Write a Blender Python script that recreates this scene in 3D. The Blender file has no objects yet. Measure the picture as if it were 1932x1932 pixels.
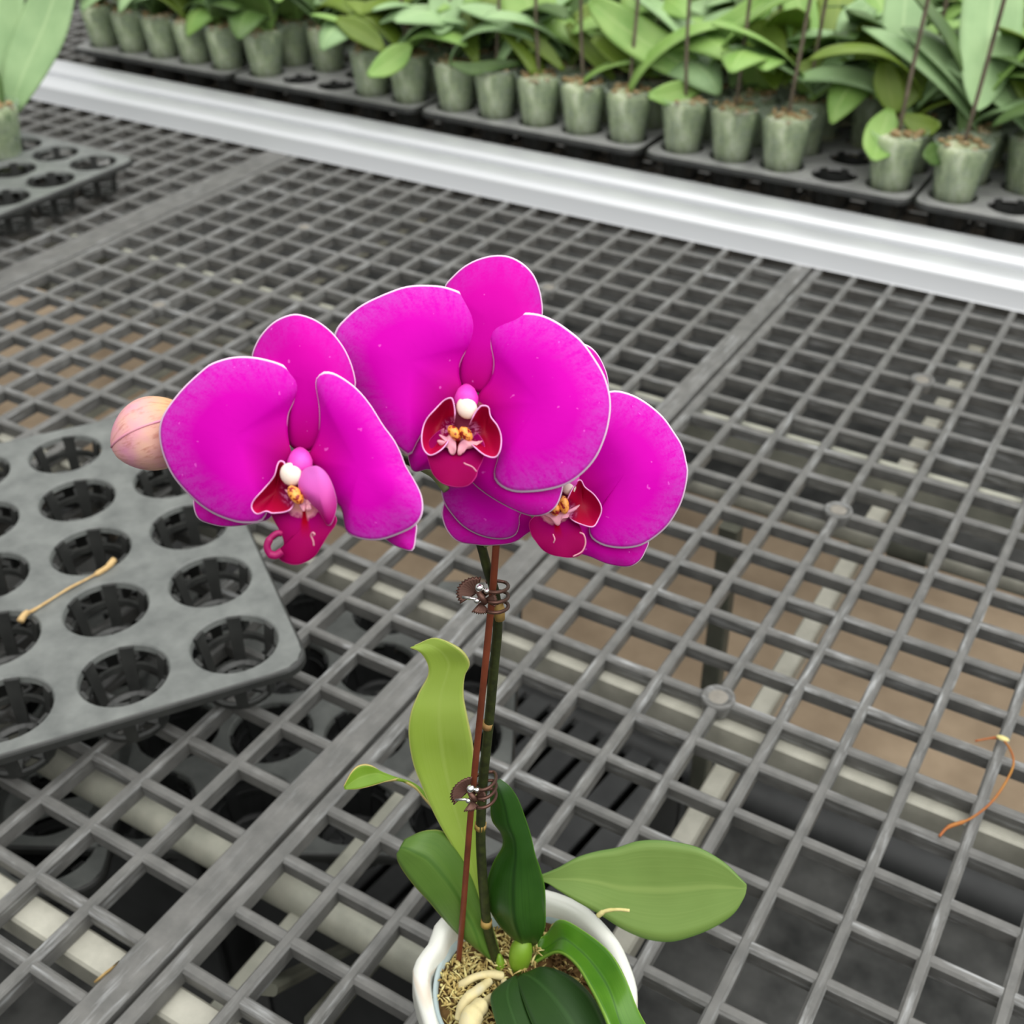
import bpy, math, random
from mathutils import Vector, Matrix
random.seed(7)
S = 0.045                      # one mesh cell of the bench top (m)
PI = math.pi
sc = bpy.context.scene
COL = sc.collection

# ------------------------------------------------------------------ camera
CAM = Vector((4.35098, -13.48407, 13.67063))
RX = Vector((0.85723311, 0.51484867, -0.00906869))
RY = Vector((0.29490560, -0.50530848, -0.81098337))   # image down
RZ = Vector((-0.42211620, 0.69252739, -0.58499891))   # view direction
F = 2236.461
def ray(x, y):
    return RX * ((x - 966) / F) + RY * ((y - 966) / F) + RZ
def at(x, y, t):               # point seen at pixel (x, y), t units in front of the lens
    return CAM + ray(x, y) * t
def onz(x, y, z):
    d = ray(x, y)
    return CAM + d * ((z - CAM.z) / d.z)
def pix(p):
    d = Vector(p) - CAM
    k = d.dot(RZ)
    return 966 + F * d.dot(RX) / k, 966 + F * d.dot(RY) / k

# ------------------------------------------------------------------ objects
class MB:
    def __init__(s): s.v = []; s.f = []; s.m = []; s.at = {}
    def add(s, vs, fs, mi=0):
        b = len(s.v)
        s.v += [Vector(v) for v in vs]
        s.f += [tuple(i + b for i in f) for f in fs]
        s.m += [mi] * len(fs)
    def box(s, x0, x1, y0, y1, z0, z1, mi=0):
        s.add([(x0,y0,z0),(x1,y0,z0),(x1,y1,z0),(x0,y1,z0),(x0,y0,z1),(x1,y0,z1),(x1,y1,z1),(x0,y1,z1)],
              [(3,2,1,0),(4,5,6,7),(0,1,5,4),(1,2,6,5),(2,3,7,6),(3,0,4,7)], mi)
    def bar(s, a, b, prof, up=Vector((0,0,1)), mi=0):   # extrude a closed profile (side, up) from a to b
        a = Vector(a); b = Vector(b); d = (b - a).normalized()
        if abs(d.dot(up)) > .999: up = Vector((0,1,0))
        sd = d.cross(up).normalized(); u = sd.cross(d)
        n = len(prof); vs = [a + sd*p[0] + u*p[1] for p in prof] + [b + sd*p[0] + u*p[1] for p in prof]
        fs = [(i, (i+1) % n, n + (i+1) % n, n + i) for i in range(n)] + [tuple(range(n-1,-1,-1)), tuple(range(n, 2*n))]
        s.add(vs, fs, mi)
    def tube(s, pts, rad, n=8, mi=0, cap=True, squash=1.0):
        pts = [Vector(p) for p in pts]; m = len(pts)
        if not isinstance(rad, (list, tuple)): rad = [rad] * m
        t0 = (pts[1] - pts[0]).normalized()
        nr = t0.orthogonal().normalized(); vs = []; fs = []
        for i, p in enumerate(pts):
            t = (pts[min(i+1, m-1)] - pts[max(i-1, 0)]).normalized()
            nr = (nr - t * nr.dot(t)).normalized(); b = t.cross(nr)
            for k in range(n):
                a = 2*PI*k/n
                vs.append(p + (nr*math.cos(a) + b*math.sin(a)*squash) * rad[i])
        for i in range(m-1):
            for k in range(n):
                fs.append((i*n+k, i*n+(k+1) % n, (i+1)*n+(k+1) % n, (i+1)*n+k))
        if cap:
            fs.append(tuple(range(n-1,-1,-1))); fs.append(tuple((m-1)*n+k for k in range(n)))
        s.add(vs, fs, mi)
    def lathe(s, prof, c=(0,0,0), n=24, mi=0, ax=None):
        c = Vector(c); vs = []; fs = []; m = len(prof)
        if ax is None: X, Y, Z = Vector((1,0,0)), Vector((0,1,0)), Vector((0,0,1))
        else: Z = Vector(ax).normalized(); X = Z.orthogonal().normalized(); Y = Z.cross(X)
        for r, z in prof:
            for k in range(n):
                a = 2*PI*k/n
                vs.append(c + X*(r*math.cos(a)) + Y*(r*math.sin(a)) + Z*z)
        for i in range(m-1):
            for k in range(n):
                fs.append((i*n+k, i*n+(k+1) % n, (i+1)*n+(k+1) % n, (i+1)*n+k))
        s.add(vs, fs, mi)
    def ball(s, c, rx, ry=None, rz=None, n=10, mi=0, ax=None):
        ry = ry or rx; rz = rz or rx
        prof = [(max(1e-4, math.sin(PI*i/n)) , -math.cos(PI*i/n)) for i in range(n+1)]
        b = len(s.v); s.lathe(prof, (0,0,0), 2*n, mi)
        if ax is None: X, Y, Z = Vector((1,0,0)), Vector((0,1,0)), Vector((0,0,1))
        else:
            Z = Vector(ax).normalized(); X = Z.orthogonal().normalized(); Y = Z.cross(X)
        for i in range(b, len(s.v)):
            v = s.v[i]; s.v[i] = Vector(c) + X*(v.x*rx) + Y*(v.y*ry) + Z*(v.z*rz)
    def mesh(s, name, mats, smooth=True, org=(0,0,0)):
        me = bpy.data.meshes.new(name); o = Vector(org)
        me.from_pydata([tuple((v - o) * S) for v in s.v], [], s.f)
        for m in (mats if isinstance(mats, (list, tuple)) else [mats]): me.materials.append(m)
        me.polygons.foreach_set('material_index', s.m)
        me.polygons.foreach_set('use_smooth', [smooth] * len(s.f))
        for k, vals in s.at.items():
            a = me.attributes.new(k, 'FLOAT', 'POINT'); a.data.foreach_set('value', vals)
        me.validate(); me.update()
        return me
    def obj(s, name, mats, parent=None, smooth=True, org=None, thick=0, bevel=0, subd=0, auto=None):
        if org is None: org = (0,0,0)
        o = link(name, s.mesh(name, mats, smooth, org), parent)
        if parent is None: o.location = Vector(org) * S
        if subd:
            m = o.modifiers.new('Subdivision', 'SUBSURF'); m.levels = subd; m.render_levels = subd
        if thick:
            m = o.modifiers.new('Solidify', 'SOLIDIFY'); m.thickness = thick * S; m.offset = 0
        if bevel:
            m = o.modifiers.new('Bevel', 'BEVEL'); m.width = bevel * S; m.segments = 2; m.limit_method = 'ANGLE'
        return o
def link(name, me, parent=None):
    o = bpy.data.objects.new(name, me); COL.objects.link(o)
    if parent is not None: o.parent = parent
    return o
def tag(o, label=None, cat=None, group=None, kind=None):
    if label: o['label'] = label
    if cat: o['category'] = cat
    if group: o['group'] = group
    if kind: o['kind'] = kind
    return o
def empty(name, loc, label, cat, group=None):
    o = link(name, None); o.location = Vector(loc) * S; o.empty_display_size = 0.02
    return tag(o, label, cat, group)
def catmull(pts, k=6, closed=False):
    pts = [Vector(p) for p in pts]; n = len(pts); out = []
    rng = n if closed else n - 1
    for i in range(rng):
        if closed: a, b, c, d = pts[i-1], pts[i], pts[(i+1) % n], pts[(i+2) % n]
        else:
            b, c = pts[i], pts[i+1]
            a = pts[i-1] if i else b*2 - c
            d = pts[i+2] if i+2 < n else c*2 - b
        for j in range(k):
            t = j / k
            out.append(0.5*((2*b) + (c-a)*t + (2*a-5*b+4*c-d)*t*t + (3*b-a-3*c+d)*t*t*t))
    if not closed: out.append(pts[-1])
    return out
def resample(pts, n, closed=True):
    P = list(pts) + ([pts[0]] if closed else [])
    L = [0.0]
    for i in range(1, len(P)): L.append(L[-1] + (P[i]-P[i-1]).length)
    out = []; j = 0
    m = n if closed else n - 1
    for k in range(n):
        d = L[-1] * k / m
        while j < len(P)-2 and L[j+1] < d: j += 1
        t = (d - L[j]) / max(1e-9, L[j+1]-L[j])
        out.append(P[j].lerp(P[j+1], min(1, max(0, t))))
    return out
def circ(r, n=12): return [(r*math.cos(2*PI*k/n), r*math.sin(2*PI*k/n)) for k in range(n)]
def rect(w, h, c=.04):       # box profile with clipped corners, top at 0
    a = w/2
    return [(-a+c,0),(-a,-c),(-a,-h+c),(-a+c,-h),(a-c,-h),(a,-h+c),(a,-c),(a-c,0)]

# ------------------------------------------------------------------ materials
def lin(c):
    return tuple(((v/255)/12.92 if v/255 <= .04045 else ((v/255+.055)/1.055)**2.4) for v in c) + (1.0,)
class NT:
    def __init__(s, name):
        s.m = bpy.data.materials.new(name); s.m.use_nodes = True; s.t = s.m.node_tree
        s.b = s.t.nodes['Principled BSDF']; s.out = s.t.nodes['Material Output']
    def n(s, typ, **kw):
        nd = s.t.nodes.new(typ)
        for k, v in kw.items():
            if k.startswith('i_'):
                key = k[2:]; nd.inputs[int(key) if key.isdigit() else key.replace('_', ' ')].default_value = v
            else: setattr(nd, k, v)
        return nd
    def l(s, a, b): s.t.links.new(a, b)
    def set(s, **kw):
        for k, v in kw.items(): s.b.inputs[k.replace('_', ' ')].default_value = v
        return s
    def noise(s, scale=5, detail=4, rough=.55, vec=None, stretch=None):
        nd = s.n('ShaderNodeTexNoise'); nd.inputs['Scale'].default_value = scale
        nd.inputs['Detail'].default_value = detail; nd.inputs['Roughness'].default_value = rough
        if vec is None:
            vec = s.n('ShaderNodeTexCoord').outputs['Object']
        if stretch:
            mp = s.n('ShaderNodeMapping'); mp.inputs['Scale'].default_value = stretch
            s.l(vec, mp.inputs['Vector']); vec = mp.outputs['Vector']
        s.l(vec, nd.inputs['Vector'])
        return nd.outputs['Fac']
    def ramp(s, fac, stops, interp='LINEAR'):
        nd = s.n('ShaderNodeValToRGB'); cr = nd.color_ramp; cr.interpolation = interp
        while len(cr.elements) < len(stops): cr.elements.new(.5)
        for e, (p, c) in zip(cr.elements, stops):
            e.position = p; e.color = c if len(c) == 4 else lin(c)
        if fac is not None: s.l(fac, nd.inputs['Fac'])
        return nd.outputs['Color']
    def fr(s, fac, stops):      # float ramp
        return s.ramp(fac, [(p, (v, v, v, 1)) for p, v in stops])
    def mix(s, fac, a, b, typ='MIX'):
        nd = s.n('ShaderNodeMix', data_type='RGBA', blend_type=typ)
        for val, i in ((fac, 0), (a, 6), (b, 7)):
            if isinstance(val, (int, float)): nd.inputs[i].default_value = val
            elif isinstance(val, tuple): nd.inputs[i].default_value = val if len(val) == 4 else lin(val)
            else: s.l(val, nd.inputs[i])
        return nd.outputs[2]
    def math(s, op, a, b=None):
        nd = s.n('ShaderNodeMath', operation=op)
        for i, v in enumerate((a, b)):
            if v is None: continue
            if isinstance(v, (int, float)): nd.inputs[i].default_value = v
            else: s.l(v, nd.inputs[i])
        return nd.outputs[0]
    def attr(s, name):
        return s.n('ShaderNodeAttribute', attribute_name=name).outputs['Fac']
    def bump(s, h, st=.2, dist=.001):
        nd = s.n('ShaderNodeBump'); nd.inputs['Strength'].default_value = st; nd.inputs['Distance'].default_value = dist
        s.l(h, nd.inputs['Height']); s.l(nd.outputs[0], s.b.inputs['Normal'])
    def color(s, c): s.l(c, s.b.inputs['Base Color']); return s

def mottled(name, c0, c1, scale=30, rough=.5, spec=.4, metal=0, bump=0, stretch=None, c2=None):
    k = NT(name); f = k.noise(scale, 5, .6, stretch=stretch)
    stops = [(.3, c0), (.7, c1)] if c2 is None else [(.28, c0), (.55, c1), (.75, c2)]
    k.color(k.ramp(f, stops)); k.set(Roughness=rough, Specular_IOR_Level=spec, Metallic=metal)
    if bump: k.bump(k.noise(scale*2.5, 6), bump, .0006)
    return k.m

def mk_grid(name, ax):
    k = NT(name)
    st = (60, 60, 60); st = (260, 22, 260) if ax == 'y' else (22, 260, 260)
    base = k.ramp(k.noise(55, 5, .6), [(.25, (82, 82, 80)), (.75, (110, 109, 106))])
    streak = k.fr(k.noise(1, 4, .65, stretch=st), [(.53, 0), (.70, .75)])
    wide = k.fr(k.noise(9, 3), [(.42, .15), (.62, 1)])
    c = k.mix(k.math('MULTIPLY', streak, wide), base, (176, 178, 179))
    k.color(c); k.set(Roughness=.5, Specular_IOR_Level=.45)
    k.bump(k.noise(400, 3), .15, .0004)
    return k.m
M = {}
M['grid_x'] = mk_grid('weathered_grey_plastic_cross', 'x')
M['grid_y'] = mk_grid('weathered_grey_plastic_long', 'y')
M['disc'] = mottled('weathered_disc', (112, 108, 101), (136, 131, 122), 120, .55)
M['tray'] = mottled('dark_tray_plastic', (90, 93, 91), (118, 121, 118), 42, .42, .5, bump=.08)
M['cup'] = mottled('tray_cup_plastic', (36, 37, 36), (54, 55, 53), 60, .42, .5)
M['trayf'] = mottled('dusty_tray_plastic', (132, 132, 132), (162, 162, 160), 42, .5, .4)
M['sheath'] = mottled('lime_leaf_sheath', (104, 140, 30), (126, 160, 50), 40, .4)
M['rail'] = NT('brushed_aluminium').set(Base_Color=lin((216, 218, 221)), Metallic=.5, Roughness=.36).m
M['galv'] = mottled('galvanised_steel', (164, 162, 150), (192, 190, 177), 45, .5, .5, metal=.15)
M['galv2'] = mottled('dull_zinc_steel', (150, 151, 139), (182, 181, 167), 35, .5, .5, metal=.15)
M['post'] = mottled('dull_olive_steel', (78, 80, 70), (104, 104, 92), 25, .6)
M['earth'] = mottled('brown_concrete', (140, 122, 101), (172, 152, 128), 9, .9, .2, bump=.2)
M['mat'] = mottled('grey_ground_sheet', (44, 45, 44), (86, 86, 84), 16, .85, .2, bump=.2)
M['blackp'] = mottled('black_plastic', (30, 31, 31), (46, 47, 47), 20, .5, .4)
M['crate'] = mottled('dark_crate_plastic', (50, 51, 52), (72, 73, 73), 20, .5, .4)
M['ceramic'] = None
M['liner'] = mottled('pale_blue_plastic', (158, 176, 178), (176, 190, 190), 20, .35, .5)
M['moss'] = mottled('dry_sphagnum', (126, 100, 54), (186, 166, 104), 260, .9, .2, c2=(214, 200, 140))
M['mosslite'] = mottled('pale_moss', (196, 184, 118), (224, 212, 152), 200, .9, .2)
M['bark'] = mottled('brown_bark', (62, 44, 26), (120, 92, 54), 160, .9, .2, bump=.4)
M['root'] = mottled('silvery_root', (176, 164, 128), (214, 200, 150), 60, .6, .3, c2=(188, 186, 168), bump=.2)
M['stake'] = mottled('rust_brown_wire', (92, 42, 24), (128, 62, 38), 60, .5, .4)
M['stem'] = mottled('dark_flower_spike', (30, 34, 16), (58, 66, 28), 220, .5, .35)
M['node'] = mottled('tan_stem_node', (150, 112, 70), (172, 148, 70), 120, .6)
M['pedicel'] = mottled('green_pedicel', (118, 138, 84), (140, 158, 100), 60, .5)
M['bronze'] = NT('dark_bronze').set(Base_Color=lin((98, 68, 58)), Metallic=.6, Roughness=.38).m
M['steel'] = NT('polished_steel').set(Base_Color=lin((235, 235, 232)), Metallic=1.0, Roughness=.12).m
M['straw'] = mottled('dry_straw', (176, 142, 92), (206, 176, 124), 120, .8)
M['twig'] = mottled('red_yellow_twig', (150, 62, 42), (168, 118, 44), 45, .6)
M['leafbit'] = mottled('dry_leaf', (150, 120, 70), (184, 156, 104), 120, .8)

def mk_ceramic():
    k = NT('cream_ceramic'); f = k.noise(6, 2)
    t = k.n('ShaderNodeTexCoord').outputs['Object']
    sp = k.n('ShaderNodeSeparateXYZ'); k.l(t, sp.inputs[0])
    ph = k.math('FRACT', k.math('ADD', k.math('MULTIPLY', sp.outputs[2], 48.0), k.math('MULTIPLY', k.noise(11, 2), 1.6)))
    line = k.fr(k.math('ABSOLUTE', k.math('SUBTRACT', ph, .5)), [(.0, .6), (.03, .45), (.07, 0)])
    k.color(k.mix(line, k.ramp(f, [(.3, (214, 215, 206)), (.7, (228, 229, 221))]), (206, 186, 164)))
    k.set(Roughness=.28, Specular_IOR_Level=.5); return k.m
M['ceramic'] = mk_ceramic()

def mk_petal(name, mid=(200, 0, 168), inner=(166, 0, 108), outer=(196, 66, 184), rim=(255, 222, 250)):
    k = NT(name)
    e, r, a = k.attr('edge'), k.attr('rad'), k.attr('ang')
    comb = k.n('ShaderNodeCombineXYZ'); k.l(k.math('MULTIPLY', a, 30.0), comb.inputs[0]); k.l(k.math('MULTIPLY', r, 4.0), comb.inputs[1])
    vein = k.noise(1.6, 5, .65, vec=comb.outputs[0])
    speck = k.noise(900, 3, .6)
    c = k.ramp(r, [(.05, inner), (.38, mid)])
    fade = k.math('MULTIPLY', k.fr(e, [(.52, 0), (.97, 1)]), k.fr(r, [(.35, 0), (.75, 1)]))
    fade = k.math('MULTIPLY', fade, k.fr(k.math('ADD', k.math('MULTIPLY', vein, .6), k.math('MULTIPLY', speck, .4)), [(.40, .1), (.60, 1)]))
    c = k.mix(fade, c, outer)
    dark = k.math('MULTIPLY', k.fr(vein, [(.55, 0), (.75, .22)]), k.fr(r, [(.3, 0), (.7, 1)]))
    c = k.mix(dark, c, (168, 0, 140))
    spots = k.fr(k.noise(420, 1, .4), [(.76, 0), (.79, .3)])
    c = k.mix(spots, c, (250, 120, 235))
    c = k.mix(k.math('MULTIPLY', k.fr(e, [(.972, 0), (.984, 1)]), k.fr(r, [(.22, 0), (.4, .92)])), c, rim)
    k.color(c); k.set(Roughness=.6, Specular_IOR_Level=.05)
    k.bump(vein, .08, .0006)
    return k.m
M['petal'] = mk_petal('magenta_petal')
M['sepal'] = mk_petal('magenta_sepal', (196, 0, 154), (168, 0, 108), (190, 40, 166))

def mk_lip():
    k = NT('crimson_lip'); e, r, a = k.attr('edge'), k.attr('rad'), k.attr('ang')
    nz = k.noise(260, 3, .6)
    rr = k.math('ADD', r, k.math('MULTIPLY', k.math('SUBTRACT', nz, .5), .22))
    c = k.ramp(rr, [(.10, (236, 178, 150)), (.24, (226, 150, 168)), (.31, (144, 0, 92)), (.6, (142, 0, 78)), (.95, (136, 0, 70))])
    stripe = k.math('MULTIPLY', k.fr(k.math('ABSOLUTE', a), [(.03, 1), (.07, 0)]), k.fr(r, [(.35, 1), (.6, 0)]))
    c = k.mix(stripe, c, (150, 0, 30))
    c = k.mix(k.fr(e, [(.97, 0), (.985, .6)]), c, (222, 60, 150))
    k.color(c); k.set(Roughness=.6, Specular_IOR_Level=.04); return k.m
M['lip'] = mk_lip()
def mk_lobe(name, inner, outer, rim=(246, 170, 226), hatch=True):
    k = NT(name); e, r, a = k.attr('edge'), k.attr('rad'), k.attr('ang')
    nz = k.noise(300, 3, .6)
    c = k.ramp(r, [(.15, inner), (.9, outer)])
    if hatch:
        w = k.fr(k.noise(520, 2, .5, stretch=(1, 1, 3)), [(.5, 0), (.56, 1)])
        patch = k.math('MULTIPLY', w, k.fr(k.math('ADD', r, k.math('MULTIPLY', nz, .1)), [(.26, .75), (.42, 0)]))
        c = k.mix(k.fr(r, [(.25, .8), (.42, 0)]), c, (120, 0, 70)); c = k.mix(patch, c, (206, 120, 170))
    c = k.mix(k.math('MULTIPLY', k.fr(e, [(.968, 0), (.982, 1)]), k.fr(r, [(.2, 0), (.35, 1)])), c, rim)
    k.color(c); k.set(Roughness=.5, Specular_IOR_Level=.2); return k.m
M['lobe'] = mk_lobe('crimson_side_lobe', (160, 0, 34), (176, 0, 66))
M['lobeback'] = mk_lobe('purple_side_lobe', (206, 96, 186), (176, 0, 112), hatch=False)
def mk_callus():
    k = NT('spotted_callus'); v = k.noise(620, 2, .5)
    k.color(k.ramp(v, [(.44, (150, 10, 24)), (.5, (246, 160, 64)), (.8, (250, 186, 96))], 'LINEAR')); k.set(Roughness=.4); return k.m
M['callus'] = mk_callus()
M['lipedge'] = mottled('magenta_lip_edge', (150, 0, 84), (164, 0, 96), 60, .5)
M['throat'] = mottled('dark_throat', (110, 0, 44), (140, 0, 66), 120, .5)
M['flare'] = mottled('pale_throat_flare', (226, 160, 166), (222, 140, 176), 120, .5)
M['cap'] = mottled('ivory_anther_cap', (248, 226, 206), (250, 232, 222), 60, .4)
M['column'] = mottled('pink_column', (226, 30, 176), (236, 90, 200), 60, .45)
def mk_bud():
    k = NT('peach_bud'); a, r = k.attr('ang'), k.attr('rad')
    comb = k.n('ShaderNodeCombineXYZ'); k.l(k.math('MULTIPLY', a, 5.0), comb.inputs[0]); k.l(k.math('MULTIPLY', r, 1.2), comb.inputs[1])
    ve = k.noise(4, 4, .6, vec=comb.outputs[0])
    base = k.mix(k.fr(k.noise(40, 3), [(.4, 0), (.62, 1)]), (232, 182, 160), (224, 148, 180))
    base = k.mix(k.fr(r, [(.55, 0), (.95, .8)]), base, (206, 170, 104))
    k.color(k.mix(k.fr(ve, [(.52, 0), (.68, .55)]), base, (186, 112, 96))); k.set(Roughness=.5, Specular_IOR_Level=.25)
    k.bump(ve, .25, .0006); return k.m
M['bud'] = mk_bud()

def mk_leaf(name, c0, c1, mid=None, margin=None, rough=.42, under=None, trans=0.0):
    k = NT(name); v = k.attr('v')
    c = k.ramp(k.noise(22, 3), [(.3, c0), (.7, c1)])
    comb = k.n('ShaderNodeCombineXYZ'); k.l(k.math('MULTIPLY', v, 40.0), comb.inputs[0]); k.l(k.math('MULTIPLY', k.attr('u'), 2.0), comb.inputs[1])
    ve = k.noise(1.2, 3, .5, vec=comb.outputs[0])
    c = k.mix(k.fr(ve, [(.45, 0), (.7, .22)]), c, c1 if mid is None else mid)
    d = k.math('ABSOLUTE', k.math('SUBTRACT', v, .5))
    if mid: c = k.mix(k.fr(d, [(.012, .6), (.05, 0)]), c, mid)
    if margin: c = k.mix(k.fr(d, [(.475, 0), (.49, .9)]), c, margin)
    k.color(c); k.set(Roughness=rough, Specular_IOR_Level=.35)
    k.bump(ve, .08, .0006)
    if trans: k.b.inputs['Transmission Weight'].default_value = 0
    return k.m
M['leafA'] = mk_leaf('lime_leaf', (146, 174, 62), (162, 188, 84), (164, 188, 88), (190, 192, 110))
M['leafB'] = mk_leaf('curled_leaf', (96, 136, 22), (118, 152, 36), (130, 160, 60), (214, 192, 124))
M['leafC'] = mk_leaf('mid_green_leaf', (76, 110, 38), (92, 124, 52), (56, 94, 26), (130, 142, 66))
M['leafD'] = mk_leaf('dark_green_leaf', (30, 66, 14), (50, 86, 30), (14, 42, 6), (74, 118, 34), .34)
M['leafE'] = mk_leaf('olive_green_leaf', (106, 132, 62), (114, 142, 70), (132, 154, 82), (96, 128, 60), .5)
M['leafF'] = mk_leaf('glossy_folded_leaf', (50, 98, 14), (84, 128, 30), (36, 78, 10), (120, 158, 60), .3)
M['leafG'] = mk_leaf('deep_green_leaf', (26, 52, 18), (40, 68, 28), (50, 80, 38), (56, 88, 40), .4)
FL = [mk_leaf('sage_leaf', (134, 166, 116), (152, 182, 130), (168, 194, 142), None, .5),
      mk_leaf('fresh_leaf', (118, 158, 76), (144, 176, 96), (158, 186, 112), None, .45),
      mk_leaf('olive_leaf', (94, 118, 36), (112, 134, 50), (122, 140, 60), None, .45),
      mk_leaf('shade_leaf', (62, 88, 42), (84, 110, 56), (100, 124, 72), None, .45)]
M['fspike'] = mottled('dull_brown_spike', (88, 80, 64), (126, 112, 98), 60, .6)
M['fplug'] = mottled('green_root_plug', (70, 92, 54), (182, 188, 152), 50, .8, .2, c2=(238, 234, 214), stretch=(1, 1, .4))
M['fmoss'] = mottled('rusty_moss', (112, 88, 56), (158, 136, 100), 70, .9, .2, c2=(196, 186, 158))
def mk_clear():
    k = NT('cloudy_clear_plastic')
    tr = k.n('ShaderNodeBsdfTransparent'); tr.inputs[0].default_value = (.9, .95, .92, 1)
    mx = k.n('ShaderNodeMixShader'); k.l(k.fr(k.noise(60, 3), [(.35, .12), (.7, .4)]), mx.inputs[0])
    k.l(tr.outputs[0], mx.inputs[1]); k.l(k.b.outputs[0], mx.inputs[2]); k.l(mx.outputs[0], k.out.inputs['Surface'])
    k.set(Base_Color=lin((206, 216, 200)), Roughness=.16, Specular_IOR_Level=.6); return k.m
M['clear'] = mk_clear()

# ------------------------------------------------------------------ ground
FZ = -13.0
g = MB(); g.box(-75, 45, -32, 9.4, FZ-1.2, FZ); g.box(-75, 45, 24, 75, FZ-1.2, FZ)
g2 = MB(); g2.box(-75, 45, 9.4, 24, FZ-1.2, FZ-.02)
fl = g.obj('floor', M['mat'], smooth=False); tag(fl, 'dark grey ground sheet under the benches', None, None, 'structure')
fp = g2.obj('floor', M['earth'], smooth=False); tag(fp, 'brown concrete path seen through the bench mesh', None, None, 'structure')

# ------------------------------------------------------------------ bench top panels
AX = 1.0409
bench = empty('greenhouse_bench', (-4.25, 0, FZ), 'near greenhouse bench with a grey plastic lattice top and shiny aluminium edge rail', 'bench')
far_bench = empty('greenhouse_bench', (-18, 30, FZ), 'far greenhouse bench beyond the aluminium rail, covered with trays of potted orchids', 'bench')
BO = Vector((-4.25, 0, FZ)); FO = Vector((-18, 30, FZ))
def panel(name, xs, x0, x1, wl, wr, y0, y1, discs, label, par=None, po=None):
    """lattice panel: bars at x in xs, flanges of width wl / wr at both ends, bars at every whole y"""
    root = bench if par is None else par; org = BO if po is None else po
    m = MB()
    py = [(-.07,-.32),(-.09,-.05),(-.05,0),(.05,0),(.09,-.05),(.07,-.32)]
    px = [(-.065,-.31),(-.09,-.06),(-.05,-.022),(.05,-.022),(.09,-.06),(.065,-.31)]
    for x in xs: m.bar((x, y0, 0), (x, y1, 0), py, mi=1)
    for a, w in ((x0, wl), (x1 - wr, wr)):
        h = w/2; m.bar((a+h, y0, 0), (a+h, y1, 0), [(-h,-.27),(-h,-.03),(-h+.03,0),(h-.03,0),(h,-.03),(h,-.27)], mi=1)
    for j in range(math.ceil(y0), math.floor(y1)+1):
        if j - y0 < .15: continue
        m.bar((x0+.05, j, 0), (x1-.05, j, 0), px, mi=0)
    for a in (y0, y1 - .3):
        m.bar((x0+.05, a+.15, 0), (x1-.05, a+.15, 0), [(-.15,-.26),(-.15,-.03),(-.12,-.004),(.12,-.004),(.15,-.03),(.15,-.26)], mi=0)
    o = m.obj('lattice_top', [M['grid_x'], M['grid_y']], root, smooth=False, org=org); o['label'] = label
    for dx, dy in discs:
        b = MB(); c = (dx, dy, 0)
        b.lathe([(.0001,.002),(.2,.002),(.205,.016),(.25,.024),(.275,.012),(.28,-.06),(.24,-.26)], c, 28)
        b.lathe([(.0001,.006),(.15,.006),(.185,-.012)], c, 28, 1)
        b.obj('screw_boss', [M['grid_x'], M['disc']], o, org=org)
    return root
PY0, PY1 = -13.5, 18.3
panel('bench_panel', [i*AX for i in range(-3, 12)], -4.22, 12.6, .22, .3, PY0, PY1,
      [(0, j) for j in (-12, -6, 0, 6, 12)] + [(8*AX, j) for j in (-6, 0, 6, 12)],
      'grey plastic lattice bench panel on the right, beside the orchid pot')
OL = -9.964
panel('bench_panel', [OL + k*AX for k in range(-11, 5)], -22.62, -4.31, .22, .5, PY0, PY1,
      [(OL, j) for j in (-12, -6, 0, 6, 12)] + [(OL - 8*AX, j) for j in (-6, 0, 6, 12)],
      'middle grey plastic lattice bench panel holding the empty dark tray')
panel('bench_panel', [-24.65 - k*AX for k in range(0, 14)], -39.2, -22.72, .3, .98, PY0, PY1,
      [(-24.65 - 4*AX, j) for j in (0, 6, 12)],
      'far left grey lattice bench panel under the tray with a potted plant')
panel('bench_panel', [-45 + k*AX for k in range(1, 52)], -45, 9.4, .3, .3, 20.15, 50.2, [],
      'lattice top of the far bench under the rows of orchid trays', far_bench, FO)

# ------------------------------------------------------------------ aluminium edge rail
def rail(x0, x1):
    m = MB()
    pr = [(16.70,.0),(16.74,.05),(16.80,.48),(16.85,.57),(16.96,.63),(17.2,.66),(17.5,.67),(17.75,.65),(17.86,.6),(17.9,.5),(17.92,.05),(18.34,.05),
          (18.38,.5),(18.44,.58),(18.56,.64),(18.8,.67),(19.1,.68),(19.4,.66),(19.56,.61),(19.64,.5),(19.66,.2),(19.66,-1.3),(19.56,-1.3),(19.56,-.05)]
    vs = [(x0, y, z) for y, z in pr] + [(x1, y, z) for y, z in pr]; n = len(pr)
    m.add(vs, [(i, n+i, n+(i+1) % n, (i+1) % n) for i in range(n)] + [tuple(range(n)), tuple(range(2*n-1, n-1, -1))])
    o = m.obj('edge_rail', M['rail'], bench, smooth=False, org=BO)
    o['label'] = 'shiny double-ridged aluminium edge rail'; return o
rl = rail(-60, 12.6)
for p in rl.data.polygons: p.use_smooth = len(p.vertices) == 4
rl.data.set_sharp_from_angle(angle=math.radians(40))

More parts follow.
